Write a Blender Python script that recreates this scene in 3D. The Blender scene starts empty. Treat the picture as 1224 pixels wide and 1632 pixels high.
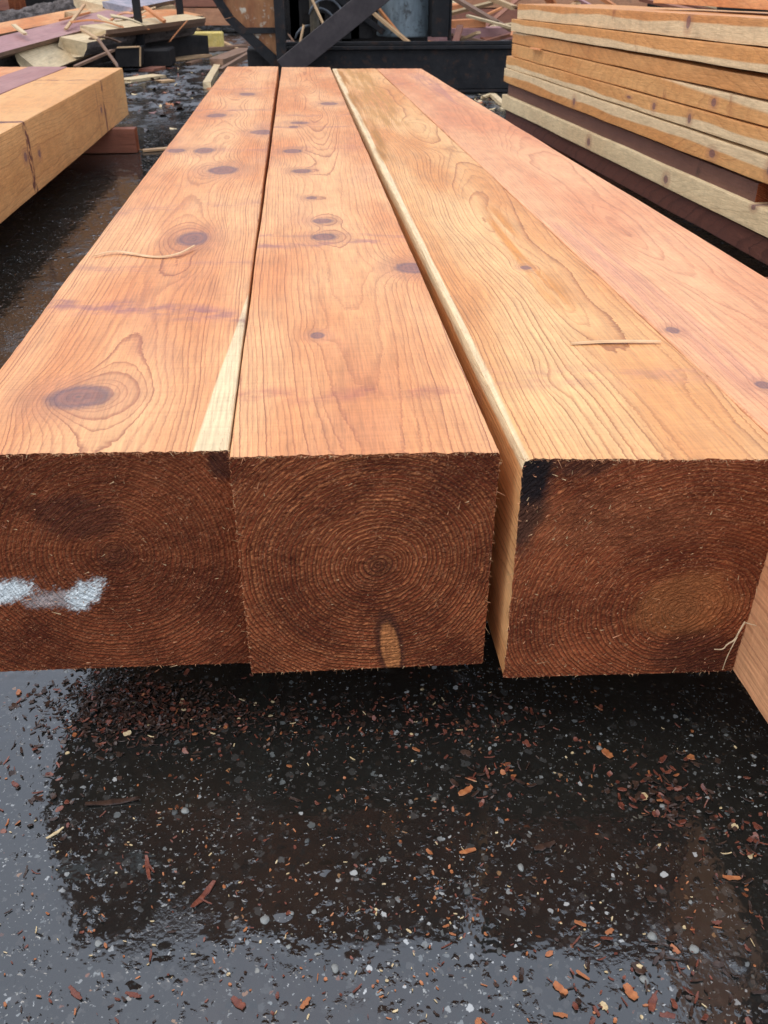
import bpy, bmesh, math, random
from mathutils import Vector, Matrix, noise
R = math.radians

# ------------------------------------------------------------------ scene, camera, light
scene = bpy.context.scene
COL = scene.collection
F, CX, CY, CAMH = 1400.0, 612.0, 816.0, 0.93
PITCH, YAW = math.atan(855 / 1400), R(5.19)
cam_d = bpy.data.cameras.new("camera")
cam = bpy.data.objects.new("camera", cam_d)
COL.objects.link(cam)
FWD = Vector((math.sin(YAW) * math.cos(PITCH), math.cos(YAW) * math.cos(PITCH), -math.sin(PITCH)))
RGT = Vector((math.cos(YAW), -math.sin(YAW), 0))
UPV = RGT.cross(FWD)
M = Matrix((RGT, UPV, -FWD)).transposed().to_4x4()
M.translation = Vector((0, 0, CAMH))
cam.matrix_world = M
cam_d.sensor_fit = 'VERTICAL'
cam_d.sensor_height = 36.0
cam_d.sensor_width = 27.0
cam_d.lens = F / 1632 * 36
cam_d.clip_start = 0.02
cam_d.clip_end = 500
cam_d.dof.use_dof = True
cam_d.dof.focus_distance = 1.35
cam_d.dof.aperture_fstop = 15
scene.camera = cam

world = bpy.data.worlds.new("World")
scene.world = world
world.use_nodes = True
wn = world.node_tree
sky = wn.nodes.new('ShaderNodeTexSky')
sky.sky_type = 'NISHITA'
sky.sun_disc = False
SUN_EL, SUN_AZ = 64, -105          # azimuth from +Y towards +X
sky.sun_elevation = R(SUN_EL)
sky.sun_rotation = R(SUN_AZ)
sky.air_density = 1.0
sky.dust_density = 4.0
sky.ozone_density = 1.0
bg = wn.nodes['Background']
bg.inputs['Strength'].default_value = 0.15
# overcast: a broken layer of pale cloud over the clear sky
wtc = wn.nodes.new('ShaderNodeTexCoord')
wno = wn.nodes.new('ShaderNodeTexNoise')
wno.inputs['Scale'].default_value = 2.2
wno.inputs['Detail'].default_value = 5
wn.links.new(wtc.outputs['Generated'], wno.inputs['Vector'])
wr = wn.nodes.new('ShaderNodeValToRGB')
wr.color_ramp.elements[0].position, wr.color_ramp.elements[0].color = 0.25, (4.3, 4.9, 6.1, 1)
wr.color_ramp.elements[1].position, wr.color_ramp.elements[1].color = 0.75, (6.4, 6.9, 8.0, 1)
wn.links.new(wno.outputs[0], wr.inputs[0])
wm = wn.nodes.new('ShaderNodeMix')
wm.data_type = 'RGBA'
wm.inputs[0].default_value = 0.85
wn.links.new(sky.outputs[0], wm.inputs[6])
wn.links.new(wr.outputs[0], wm.inputs[7])
wn.links.new(wm.outputs[2], bg.inputs['Color'])

sun_d = bpy.data.lights.new("sun", 'SUN')
sun_d.energy = 0.6
sun_d.angle = R(40)
sun_d.color = (1, 0.93, 0.84)
sun = bpy.data.objects.new("sun", sun_d)
COL.objects.link(sun)
sd = Vector((math.sin(R(SUN_AZ)) * math.cos(R(SUN_EL)), math.cos(R(SUN_AZ)) * math.cos(R(SUN_EL)), math.sin(R(SUN_EL))))
sun.rotation_euler = sd.to_track_quat('Z', 'Y').to_euler()
scene.view_settings.view_transform = 'Standard'
scene.view_settings.look = 'None'
scene.view_settings.exposure = 0.80
scene.view_settings.gamma = 1.0
scene.render.resolution_x, scene.render.resolution_y = 768, 1024


def at(px, py, Y):
    """point of the yard at depth Y whose measured photo position is px, py"""
    d = FWD + RGT * ((px - CX) / F) + UPV * ((CY - py) / F)
    return Vector((0, 0, CAMH)) + d * (Y / d.y)


# ------------------------------------------------------------------ node helper
class G:
    def __init__(s, name):
        s.m = bpy.data.materials.new(name)
        s.m.use_nodes = True
        s.t = s.m.node_tree
        s.bsdf = s.t.nodes['Principled BSDF']
        s.tc = s.t.nodes.new('ShaderNodeTexCoord').outputs['Object']

    def lk(s, sock, v):
        if isinstance(v, bpy.types.NodeSocket):
            s.t.links.new(v, sock)
        elif v is not None:
            if sock.type == 'RGBA' and len(v) == 3:
                v = (*v, 1)
            sock.default_value = v

    def mt(s, op, a, b=None, c=None, clamp=False):
        n = s.t.nodes.new('ShaderNodeMath')
        n.operation = op
        n.use_clamp = clamp
        for i, v in enumerate((a, b, c)):
            if v is not None:
                s.lk(n.inputs[i], v)
        return n.outputs[0]

    def add(s, a, b): return s.mt('ADD', a, b)
    def mul(s, a, b): return s.mt('MULTIPLY', a, b)
    def sub(s, a, b): return s.mt('SUBTRACT', a, b)

    def vm(s, op, a, b=None, c=None):
        n = s.t.nodes.new('ShaderNodeVectorMath')
        n.operation = op
        for i, v in enumerate((a, b, c)):
            if v is not None:
                s.lk(n.inputs[i], v)
        return n.outputs['Value'] if op in ('DOT_PRODUCT', 'LENGTH', 'DISTANCE') else n.outputs['Vector']

    def sep(s, v):
        n = s.t.nodes.new('ShaderNodeSeparateXYZ')
        s.lk(n.inputs[0], v)
        return n.outputs

    def comb(s, x, y, z):
        n = s.t.nodes.new('ShaderNodeCombineXYZ')
        for i, v in enumerate((x, y, z)):
            s.lk(n.inputs[i], v)
        return n.outputs[0]

    def noise(s, scale, off=0.0, detail=2.0, rough=0.5, vec=None, col=False, dist=0.0):
        v = s.tc if vec is None else vec
        if isinstance(scale, tuple):
            v = s.vm('MULTIPLY_ADD', v, scale, (off, off * 1.37, off * 0.71))
            scale = 1.0
        elif off:
            v = s.vm('ADD', v, (off, off * 1.37, off * 0.71))
        n = s.t.nodes.new('ShaderNodeTexNoise')
        s.lk(n.inputs['Vector'], v)
        n.inputs['Scale'].default_value = scale
        n.inputs['Detail'].default_value = detail
        n.inputs['Roughness'].default_value = rough
        n.inputs['Distortion'].default_value = dist
        return n.outputs['Color'] if col else n.outputs[0]

    def vor(s, scale, vec=None, feature='F1', rnd=1.0):
        n = s.t.nodes.new('ShaderNodeTexVoronoi')
        n.feature = feature
        s.lk(n.inputs['Vector'], s.tc if vec is None else vec)
        n.inputs['Scale'].default_value = scale
        n.inputs['Randomness'].default_value = rnd
        return n

    def wht(s, w):
        n = s.t.nodes.new('ShaderNodeTexWhiteNoise')
        n.noise_dimensions = '1D'
        s.lk(n.inputs['W'], w)
        return n.outputs['Value']

    def ss(s, v, a, b, lo=0.0, hi=1.0):
        n = s.t.nodes.new('ShaderNodeMapRange')
        n.interpolation_type = 'SMOOTHSTEP'
        s.lk(n.inputs[0], v)
        for i, x in enumerate((a, b, lo, hi)):
            s.lk(n.inputs[i + 1], x)
        return n.outputs[0]

    def lin(s, v, a, b, lo=0.0, hi=1.0):
        n = s.t.nodes.new('ShaderNodeMapRange')
        s.lk(n.inputs[0], v)
        for i, x in enumerate((a, b, lo, hi)):
            s.lk(n.inputs[i + 1], x)
        return n.outputs[0]

    def mix(s, f, a, b, mode='MIX'):
        n = s.t.nodes.new('ShaderNodeMix')
        n.data_type = 'RGBA'
        n.blend_type = mode
        s.lk(n.inputs[0], f)
        s.lk(n.inputs[6], a)
        s.lk(n.inputs[7], b)
        return n.outputs[2]

    def ramp(s, f, stops):
        n = s.t.nodes.new('ShaderNodeValToRGB')
        e = n.color_ramp.elements
        while len(e) < len(stops):
            e.new(0.5)
        for el, (p, c) in zip(e, stops):
            el.position = p
            el.color = (*c, 1)
        s.lk(n.inputs[0], f)
        return n.outputs[0]

    def scale_col(s, c, f):
        return s.vm('MULTIPLY', c, s.comb(f, f, f))

    def out(s, col, rough=0.6, bump=None, dist=0.001, strength=1.0, spec=0.5, ior=1.45, metal=0.0):
        s.lk(s.bsdf.inputs['Base Color'], col)
        s.lk(s.bsdf.inputs['Roughness'], rough)
        s.lk(s.bsdf.inputs['Specular IOR Level'], spec)
        s.lk(s.bsdf.inputs['IOR'], ior)
        s.lk(s.bsdf.inputs['Metallic'], metal)
        if bump is not None:
            b = s.t.nodes.new('ShaderNodeBump')
            b.inputs['Distance'].default_value = dist
            b.inputs['Strength'].default_value = strength
            s.lk(b.inputs['Height'], bump)
            s.lk(s.bsdf.inputs['Normal'], b.outputs[0])
        return s.m


# ------------------------------------------------------------------ wood: a solid texture of growth rings
ORANGE = ((0.60, 0.228, 0.080), (0.73, 0.365, 0.158), (0.25, 0.068, 0.032))
PINK = ((0.60, 0.235, 0.102), (0.72, 0.35, 0.165), (0.36, 0.12, 0.055))
TAN = ((0.56, 0.30, 0.135), (0.60, 0.36, 0.17), (0.30, 0.12, 0.045))
CREAM = (0.70, 0.51, 0.285)


def wood(name, pith, sp=0.005, knots=(), bands=(), sap=(), pal=ORANGE, warp=0.02, seed=0.0, tilt=(0, 0),
         end=False, late_k=0.82, pale=(), black=(), wedge=None, rough=0.54, purple=0.0, dirt=0.0, fig=1.0, endtone=1.0,
         endring=1.0, streaks=()):
    g = G(name)
    x, y, z = g.sep(g.tc)
    w = g.sep(g.vm('SUBTRACT', g.noise((2.6, 0.75, 2.6), seed, 2, 0.5, col=True), (0.5, 0.5, 0.5)))
    px, pz = pith
    X = g.add(g.mt('MULTIPLY_ADD', w[0], warp * 2, x), g.mt('MULTIPLY_ADD', y, tilt[0], -px))
    Z = g.add(g.mt('MULTIPLY_ADD', w[1], warp * 2, z), g.mt('MULTIPLY_ADD', y, tilt[1], -pz))
    r = g.mt('SQRT', g.add(g.mul(X, X), g.mul(Z, Z)))
    fine = g.noise((22, 5, 22), seed + 3, 2)
    r = g.add(r, g.mul(g.sub(fine, 0.5), 0.0042 * fig))
    jag = g.noise((70, 160, 70), seed + 5, 1)
    r = g.add(r, g.mul(g.sub(jag, 0.5), 0.0012 * fig))
    acc, dmin = None, None
    for (kx, ky, kz, rx, ry, rz, amp, disc) in knots:
        sx, sy, sz = (1 / rx if rx else 0), (1 / ry if ry else 0), (1 / rz if rz else 0)
        v = g.vm('MULTIPLY_ADD', g.tc, (sx, sy, sz), (-kx * sx, -ky * sy, -kz * sz))
        d2 = g.vm('DOT_PRODUCT', v, v)
        q = g.mt('DIVIDE', 1.0, g.add(d2, 1.0))
        bumpk = g.mul(g.mul(q, q), amp)
        acc = bumpk if acc is None else g.add(acc, bumpk)
        if disc:
            d2 = d2 if disc == 1 else g.mul(d2, 1 / disc ** 2)
            dmin = d2 if dmin is None else g.mt('MINIMUM', dmin, d2)
    if acc is not None:
        r = g.sub(r, acc)
    if end:
        r = g.add(r, g.mul(g.sub(g.noise((15, 1, 15), seed + 40, 3, .6), .5), .010))
    ph = g.mul(r, 1 / sp)
    wv = g.noise((0.6, 0.6, 0.6), seed, 1, vec=g.comb(ph, 0.0, 0.0))
    ph = g.add(ph, g.mul(wv, 1.6))
    fr = g.mt('FRACT', ph)
    rid = g.wht(g.add(g.mt('FLOOR', ph), seed))
    if not end:
        line = g.mul(g.add(g.mul(g.ss(fr, 0.15, 0.8), .16), g.mul(g.ss(fr, 0.66, 0.95), .84)), g.ss(fr, 0.95, 1.0, 1.0, 0.0))
        line = g.mul(line, g.lin(rid, 0, 1, 0.35, 1.0))
        big = g.noise((5, 1.1, 5), seed + 9, 3)
        early = g.mix(g.ss(big, 0.35, 0.65), pal[0], pal[1])
        fib = g.noise((330, 14, 330), seed + 2, 3, 0.6)
        saw = g.noise((5, 210, 5), seed + 4, 2, 0.6)
        pore = g.noise((520, 60, 520), seed + 6, 2, 0.7)
        mott = g.noise((24, 9, 24), seed + 15, 4, 0.65)
        col = g.mix(g.mul(line, late_k), early, pal[2])
        if purple:
            pn = g.noise((6, 2.2, 6), seed + 17, 3)
            col = g.mix(g.mul(g.ss(pn, 0.52, 0.75), purple), col, (0.30, 0.13, 0.12))
        for (a, b, c, t, wa, soft) in sap:
            e = g.add(g.add(g.mul(x, a), g.mul(y, b)), g.mul(z, c))
            e = g.add(e, g.mul(g.sub(g.noise((2.2, 1.6, 2.2), seed + 11, 2), 0.5), wa))
            m = g.ss(e, t - soft, t + soft)
            sapc = g.mix(g.mul(line, 0.18), CREAM, (0.55, 0.36, 0.18))
            col = g.mix(m, col, sapc)
        for (x0, x1, kx, lo, hi, colr, st) in streaks:   # long streaks following the grain
            e = g.mt('ABSOLUTE', g.sub(g.add(x, g.mul(y, kx)), (x0 + x1) / 2))
            nn = g.noise((40, 2.0, 40), seed + 23, 2)
            m = g.mul(g.ss(e, (x1 - x0) / 2, (x1 - x0) / 5, 0.0, st), g.ss(nn, 0.35, 0.6))
            m = g.mul(m, g.mul(g.ss(y, lo, lo + 0.15), g.ss(y, hi - 0.15, hi, 1.0, 0.0)))
            col = g.mix(m, col, colr)
        bn = g.noise((16, 26, 16), seed + 13, 3, 0.65)
        bw = g.noise((7, 2, 7), seed + 14, 2)
        for (y0, sl, wd, st, colr) in bands:
            e = g.mt('ABSOLUTE', g.add(g.sub(y, y0), g.add(g.mul(x, sl), g.mul(g.sub(bw, 0.5), 0.12))))
            m = g.mul(g.mul(g.ss(e, wd, wd * 0.15), st), g.ss(bn, 0.38, 0.66))
            col = g.mix(m, col, colr)
        if dmin is not None:
            halo = g.mul(g.ss(dmin, 1.5, 0.30), 0.40)
            col = g.mix(halo, col, (0.36, 0.15, 0.085))
            dm0 = dmin
            dmin = g.mt('MAXIMUM', g.add(dmin, g.add(g.mul(g.sub(mott, 0.5), 0.13), g.mul(g.sub(fib, 0.5), 0.05))), 0.0)
            rng = g.mt('SINE', g.mul(g.mt('SQRT', g.mt('MAXIMUM', dm0, 0.0)), 34.0))
            kc = g.mix(g.lin(rng, -1, 1, 0.2, 0.6), (0.16, 0.085, 0.082), (0.31, 0.13, 0.09))
            kc = g.mix(g.ss(dmin, 0.08, 0.135), kc, (0.105, 0.068, 0.085))
            kc = g.mix(g.ss(dm0, 0.004, 0.0), kc, (0.14, 0.08, 0.08))
            col = g.mix(g.mul(g.ss(g.add(dmin, g.mul(g.sub(jag, 0.5), 0.06)), 0.30, 0.07), 0.85), col, kc)
        col = g.scale_col(col, g.lin(fib, 0.25, 0.75, 0.76, 1.20))
        col = g.scale_col(col, g.lin(mott, 0.25, 0.75, 0.86, 1.12))
        col = g.mix(g.mul(g.ss(pore, 0.60, 0.74), 0.45), col, (0.30, 0.11, 0.06))
        col = g.scale_col(col, g.lin(saw, 0.25, 0.75, 0.93, 1.06))
        if dirt:
            dn = g.noise((9, 6, 9), seed + 31, 4, 0.7)
            col = g.mix(g.mul(g.ss(dn, 0.5, 0.72), dirt), col, (0.10, 0.06, 0.045))
        h = g.add(g.mul(line, -0.5), g.add(g.mul(fib, 0.7), g.mul(saw, 0.55)))
        return g.out(col, g.lin(fib, 0.2, 0.8, rough - 0.08, rough + 0.12), h, 0.0011, 0.8, 0.45)
    # ---- sawn end grain
    rg = g.vm('MULTIPLY', g.tc, (1, 0, 1))
    xx, _, zz = g.sep(rg)
    u = g.add(g.mul(xx, 0.85), g.mul(zz, 0.53))
    v = g.sub(g.mul(zz, 0.85), g.mul(xx, 0.53))
    sv = g.comb(g.mul(u, 150), g.mul(v, 420), 0.0)
    spk = g.noise(1.0, seed, 3, 0.65, vec=sv)
    spk2 = g.noise((520, 1, 520), seed + 8, 2, 0.6)
    big = g.noise((9, 1, 9), seed + 4, 4, 0.6)
    ring = g.mul(g.ss(fr, 0.15, 0.5), g.ss(fr, 0.68, 0.98, 1.0, 0.0))
    ring = g.mul(ring, g.lin(rid, 0, 1, 0.55, 1.0))
    ringm = g.mul(g.mul(ring, g.ss(g.add(spk, g.mul(big, 0.55)), 0.60, 0.86)), endring)
    loose = g.mul(g.ss(spk2, 0.55, 0.66), g.ss(g.noise((70, 1, 70), seed + 19, 3, .7), 0.38, 0.62))
    k = endtone
    dark = g.mix(g.ss(big, 0.32, 0.68), (0.150 * k, 0.030 * k, 0.012 * k), (0.320 * k, 0.072 * k, 0.026 * k))
    dark = g.mix(g.ss(fr, 0.55, 0.85, 0.0, 0.75 * min(1, endring)), dark, (0.055 * k, 0.016 * k, 0.010 * k))
    col = g.mix(g.mul(ringm, 0.85), dark, (0.62 * k, 0.205 * k, 0.075 * k))
    col = g.mix(g.mul(loose, 0.62), col, (0.60 * k, 0.27 * k, 0.13 * k))
    col = g.mix(g.mul(g.ss(r, 0.03, 0.005), 0.35), col, (0.045, 0.020, 0.015))
    for (cx, cz, rx_, rz_, colr, st) in black:
        vv = g.vm('MULTIPLY_ADD', g.tc, (1 / rx_, 0, 1 / rz_), (-cx / rx_, 0, -cz / rz_))
        d = g.vm('LENGTH', vv)
        d = g.add(d, g.mul(g.sub(g.noise((26, 1, 26), seed + 6, 4, 0.65), 0.5), 0.9))
        col = g.mix(g.ss(d, 1.0, 0.55, 0.0, st), col, colr)
    for (cx, cz, rx_, rz_, rot, st) in pale:
        ca, sa = math.cos(rot), math.sin(rot)
        du, dv = g.sub(xx, cx), g.sub(zz, cz)
        pu = g.mul(g.add(g.mul(du, ca), g.mul(dv, sa)), 1 / rx_)
        pv = g.mul(g.sub(g.mul(dv, ca), g.mul(du, sa)), 1 / rz_)
        d = g.mt('SQRT', g.add(g.mul(pu, pu), g.mul(pv, pv)))
        d = g.add(d, g.mul(g.sub(spk, 0.5), 1.0))
        d = g.add(d, g.mul(g.sub(g.noise((60, 1, 60), seed + 2, 4, 0.7), 0.5), 1.7))
        col = g.mix(g.ss(d, 1.05, 0.45, 0.0, st), col, (0.82, 0.86, 0.82))
    if wedge:
        cx, cz, rx_, rz_, lean = wedge
        du = g.sub(g.sub(xx, cx), g.mul(g.sub(zz, cz), lean))
        vv = g.comb(g.mul(du, 1 / rx_), 0.0, g.mul(g.sub(zz, cz), 1 / rz_))
        d = g.add(g.vm('LENGTH', vv), g.mul(g.sub(spk, 0.5), 0.35))
        col = g.mix(g.ss(d, 1.6, 1.0, 0.0, 0.7), col, (0.055, 0.022, 0.016))
        wc = g.mix(g.ss(g.noise((300, 1, 30), seed, 2), 0.4, 0.7), (0.58, 0.22, 0.075), (0.36, 0.125, 0.045))
        col = g.mix(g.ss(d, 1.0, 0.72), col, wc)
    h = g.add(g.mul(ringm, 0.7), g.add(g.mul(spk, 0.8), g.add(g.mul(spk2, 0.6), g.mul(big, 0.6))))
    return g.out(col, 0.8, h, 0.0045, 1.0, 0.12)


def plain(name, c1, c2, scale=8.0, rough=0.6, bumpd=0.002, metal=0.0, stretch=(1, 1, 1), spec=0.4, seed=0.0, spots=None):
    g = G(name)
    n = g.noise(tuple(scale * k for k in stretch), seed, 5, 0.62)
    n2 = g.noise(tuple(scale * 6 * k for k in stretch), seed + 7, 4, 0.6)
    col = g.mix(g.ss(n, 0.32, 0.68), c1, c2)
    col = g.scale_col(col, g.lin(n2, 0.25, 0.75, 0.72, 1.22))
    if spots:
        col = g.mix(g.ss(g.noise(scale * 2.2, seed + 3, 4, 0.7), 0.54, 0.66), col, spots)
    return g.out(col, g.lin(n2, 0.2, 0.8, rough - 0.12, rough + 0.12), g.add(n, n2), bumpd, 0.6, spec, metal=metal)


# ------------------------------------------------------------------ mesh and object helpers
def link(name, verts, faces, mats, parent=None, mat_idx=None, smooth=False, loc=None):
    me = bpy.data.meshes.new(name)
    me.from_pydata(verts, [], faces)
    for m in (mats if isinstance(mats, (list, tuple)) else [mats]):
        me.materials.append(m)
    if mat_idx:
        me.polygons.foreach_set('material_index', mat_idx)
    if smooth:
        me.polygons.foreach_set('use_smooth', [True] * len(me.polygons))
    me.update()
    o = bpy.data.objects.new(name, me)
    COL.objects.link(o)
    if parent:
        o.parent = parent
    if loc is not None:
        o.location = loc
    return o


def tag(o, label=None, cat=None, group=None, kind=None):
    if label: o['label'] = label
    if cat: o['category'] = cat
    if group: o['group'] = group
    if kind: o['kind'] = kind
    return o


def empty(name, loc, label, cat, group=None):
    o = bpy.data.objects.new(name, None)
    COL.objects.link(o)
    o.location = loc
    return tag(o, label, cat, group)


class MB:
    """collects boxes, tubes and prisms of ONE part"""
    def __init__(s):
        s.v, s.f = [], []

    def box(s, x0, x1, y0, y1, z0, z1, mat=None, bev=0.004):
        b = bmesh.new()
        bmesh.ops.create_cube(b, size=1)
        for v in b.verts:
            v.co = Vector((x0 + (v.co.x + .5) * (x1 - x0), y0 + (v.co.y + .5) * (y1 - y0), z0 + (v.co.z + .5) * (z1 - z0)))
        if bev:
            bmesh.ops.bevel(b, geom=b.edges[:], offset=bev, segments=1, affect='EDGES')
        s.absorb(b, mat)
        return s

    def absorb(s, b, mat=None):
        n = len(s.v)
        b.verts.index_update()
        for v in b.verts:
            s.v.append((mat @ v.co) if mat else v.co.copy())
        for f in b.faces:
            s.f.append([n + v.index for v in f.verts])
        b.free()

    def tube(s, pts, rad, seg=8, cap=True):
        n = len(s.v)
        pts = [Vector(p) for p in pts]
        rads = rad if isinstance(rad, (list, tuple)) else [rad] * len(pts)
        for i, p in enumerate(pts):
            d = (pts[min(i + 1, len(pts) - 1)] - pts[max(i - 1, 0)]).normalized()
            a = d.orthogonal().normalized() if abs(d.z) > .95 else d.cross(Vector((0, 0, 1))).normalized()
            b = d.cross(a)
            for k in range(seg):
                t = 2 * math.pi * k / seg
                s.v.append(p + (a * math.cos(t) + b * math.sin(t)) * rads[i])
        for i in range(len(pts) - 1):
            for k in range(seg):
                s.f.append([n + i * seg + k, n + i * seg + (k + 1) % seg, n + (i + 1) * seg + (k + 1) % seg, n + (i + 1) * seg + k])
        if cap:
            s.f.append([n + k for k in range(seg)][::-1])
            s.f.append([n + (len(pts) - 1) * seg + k for k in range(seg)])
        return s

    def bar(s, p0, p1, w, h, up=Vector((0, 1, 0))):
        """flat bar from p0 to p1, w across, h along 'up'"""
        p0, p1 = Vector(p0), Vector(p1)
        d = (p1 - p0).normalized()
        sd_ = d.cross(up).normalized()
        u = sd_.cross(d)
        m = Matrix((sd_, d, u)).transposed().to_4x4()
        m.translation = p0
        return s.box(-w / 2, w / 2, 0, (p1 - p0).length, -h / 2, h / 2, m)

    def prism(s, poly, thick):
        """polygon of points (any plane facing -Y) pushed back by thick along +Y"""
        n = len(s.v)
        k = len(poly)
        for p in poly: s.v.append(Vector(p))
        for p in poly: s.v.append(Vector(p) + Vector((0, thick, 0)))
        s.f.append([n + i for i in range(k)])
        s.f.append([n + k + i for i in range(k)][::-1])
        for i in range(k):
            s.f.append([n + i, n + k + i, n + k + (i + 1) % k, n + (i + 1) % k])
        return s

    def build(s, name, mat, parent=None, loc=None, smooth=False):
        off = Vector(loc) if loc is not None else (parent.location if parent else Vector((0, 0, 0)))
        o = link(name, [tuple(Vector(v) - off) for v in s.v], s.f, mat, parent, smooth=smooth)
        if not parent:
            o.location = off
        b = bmesh.new(); b.from_mesh(o.data)
        bmesh.ops.recalc_face_normals(b, faces=b.faces[:]); b.to_mesh(o.data); b.free()
        return o


def timber(name, near, far, zt, zb, mats, parent=None, nx=48, nz=48, ny=70, yb=None, rough=0.0011, rnd=0.003, wob=0.0012,
           chamfer=None, seed=0):
    """squared timber; near/far = ((xl, yl), (xr, yr)) at the top; yb = y shift of the near bottom edge.
    One welded mesh: sawn faces use mats[0], both sawn ends mats[1]. Local origin: middle of near end, underside."""
    (xl, yl), (xr, yr) = near
    (Xl, Yl), (Xr, Yr) = far
    if not isinstance(zt, tuple): zt = (zt, zt)
    if not isinstance(zb, tuple): zb = (zb, zb)
    yb = yb or (0, 0)
    org = Vector(((xl + xr) / 2, (yl + yr) / 2, zb[0]))
    per = [(i, 0) for i in range(nx)] + [(nx, j) for j in range(nz)] + [(nx - i, nz) for i in range(nx)] + [(0, nz - j) for j in range(nz)]
    verts, idx, faces, mi = [], {}, [], []

    def co(i, j, t, cap):
        a, b = i / nx, j / nz           # across, up
        x = (xl + (xr - xl) * a) * (1 - t) + (Xl + (Xr - Xl) * a) * t
        y0 = yl + (yr - yl) * a + (yb[0] + (yb[1] - yb[0]) * a) * (1 - b)
        y = y0 * (1 - t) + (Yl + (Yr - Yl) * a) * t
        top = zt[0] + (zt[1] - zt[0]) * t
        bot = zb[0] + (zb[1] - zb[0]) * t
        z = bot + (top - bot) * b
        # rounded arrises
        ex, ez = min(a, 1 - a) * abs(xr - xl), min(b, 1 - b) * abs(top - bot)
        if ex < rnd and ez < rnd:
            k = (rnd - ex) * (rnd - ez) / rnd * 0.35
            x += k * (1 if a < .5 else -1)
            z += k * (1 if b < .5 else -1)
        p = Vector((x, y, z))
        if chamfer:                       # wane on the top-left arris: a strip planed off at an angle
            wd, dp, tl = chamfer
            q = wd * max(0.0, 1 - t / tl) * (0.8 + 0.35 * noise.noise(Vector((y * 3, seed, 0))))
            if q > 0:
                ax, az = a * abs(xr - xl), (1 - b) * (top - bot)
                dd = 1 - ax / q - az / (q * dp)
                if dd > 0 and (i == 0 or j == nz):
                    if j == nz: p.z -= (q - ax) * dp * 0.6
                    else: p.x += (q - az / dp) * 0.25
        n1 = noise.noise(Vector((x * 5, y * 3, z * 5 + seed)))
        n2 = noise.noise(Vector((x * 170, y * 170, z * 170 + seed)))
        n3 = noise.noise(Vector((x * 60, y * 60, z * 60 + seed)))
        if cap:
            p.y += rough * (n2 + 1.1 * n3 + 1.1 * noise.noise(Vector((x * 420, seed, z * 420))))
        on = (i in (0, nx)) or (j in (0, nz))
        if on:
            out = Vector(((-1 if i == 0 else 1 if i == nx else 0), 0, (-1 if j == 0 else 1 if j == nz else 0)))
            p += out * (wob * 1.4 * n1 + (0.0009 if cap else 0.0004) * (n2 + n3))
        return p - org

    def vid(i, j, s, t, cap):
        k = (i, j, s)
        if k not in idx:
            idx[k] = len(verts)
            verts.append(tuple(co(i, j, t, cap)))
        return idx[k]
    ts = [0.0] + [(k / ny) ** 2.0 for k in range(1, ny)] + [1.0]
    ts = sorted(set([0.0, 0.0006, 0.0014, 0.0026] + [t for t in ts if t > 0.0035 or t == 0.0]))
    S = len(ts)
    for s in range(S - 1):
        for k in range(len(per)):
            a, b = per[k], per[(k + 1) % len(per)]
            faces.append([vid(*a, s, ts[s], s == 0), vid(*b, s, ts[s], s == 0), vid(*b, s + 1, ts[s + 1], s + 1 == S - 1), vid(*a, s + 1, ts[s + 1], s + 1 == S - 1)])
            mi.append(0)
    for s in (0, S - 1):
        for i in range(nx):
            for j in range(nz):
                q = [vid(i, j, s, ts[s], True), vid(i + 1, j, s, ts[s], True), vid(i + 1, j + 1, s, ts[s], True), vid(i, j + 1, s, ts[s], True)]
                faces.append(q if s == 0 else q[::-1])
                mi.append(1)
    # side faces wound outward
    o = link(name, verts, faces, mats, parent, mi)
    b = bmesh.new(); b.from_mesh(o.data)
    bmesh.ops.recalc_face_normals(b, faces=b.faces[:]); b.to_mesh(o.data); b.free()
    o.location = org
    return o


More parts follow.
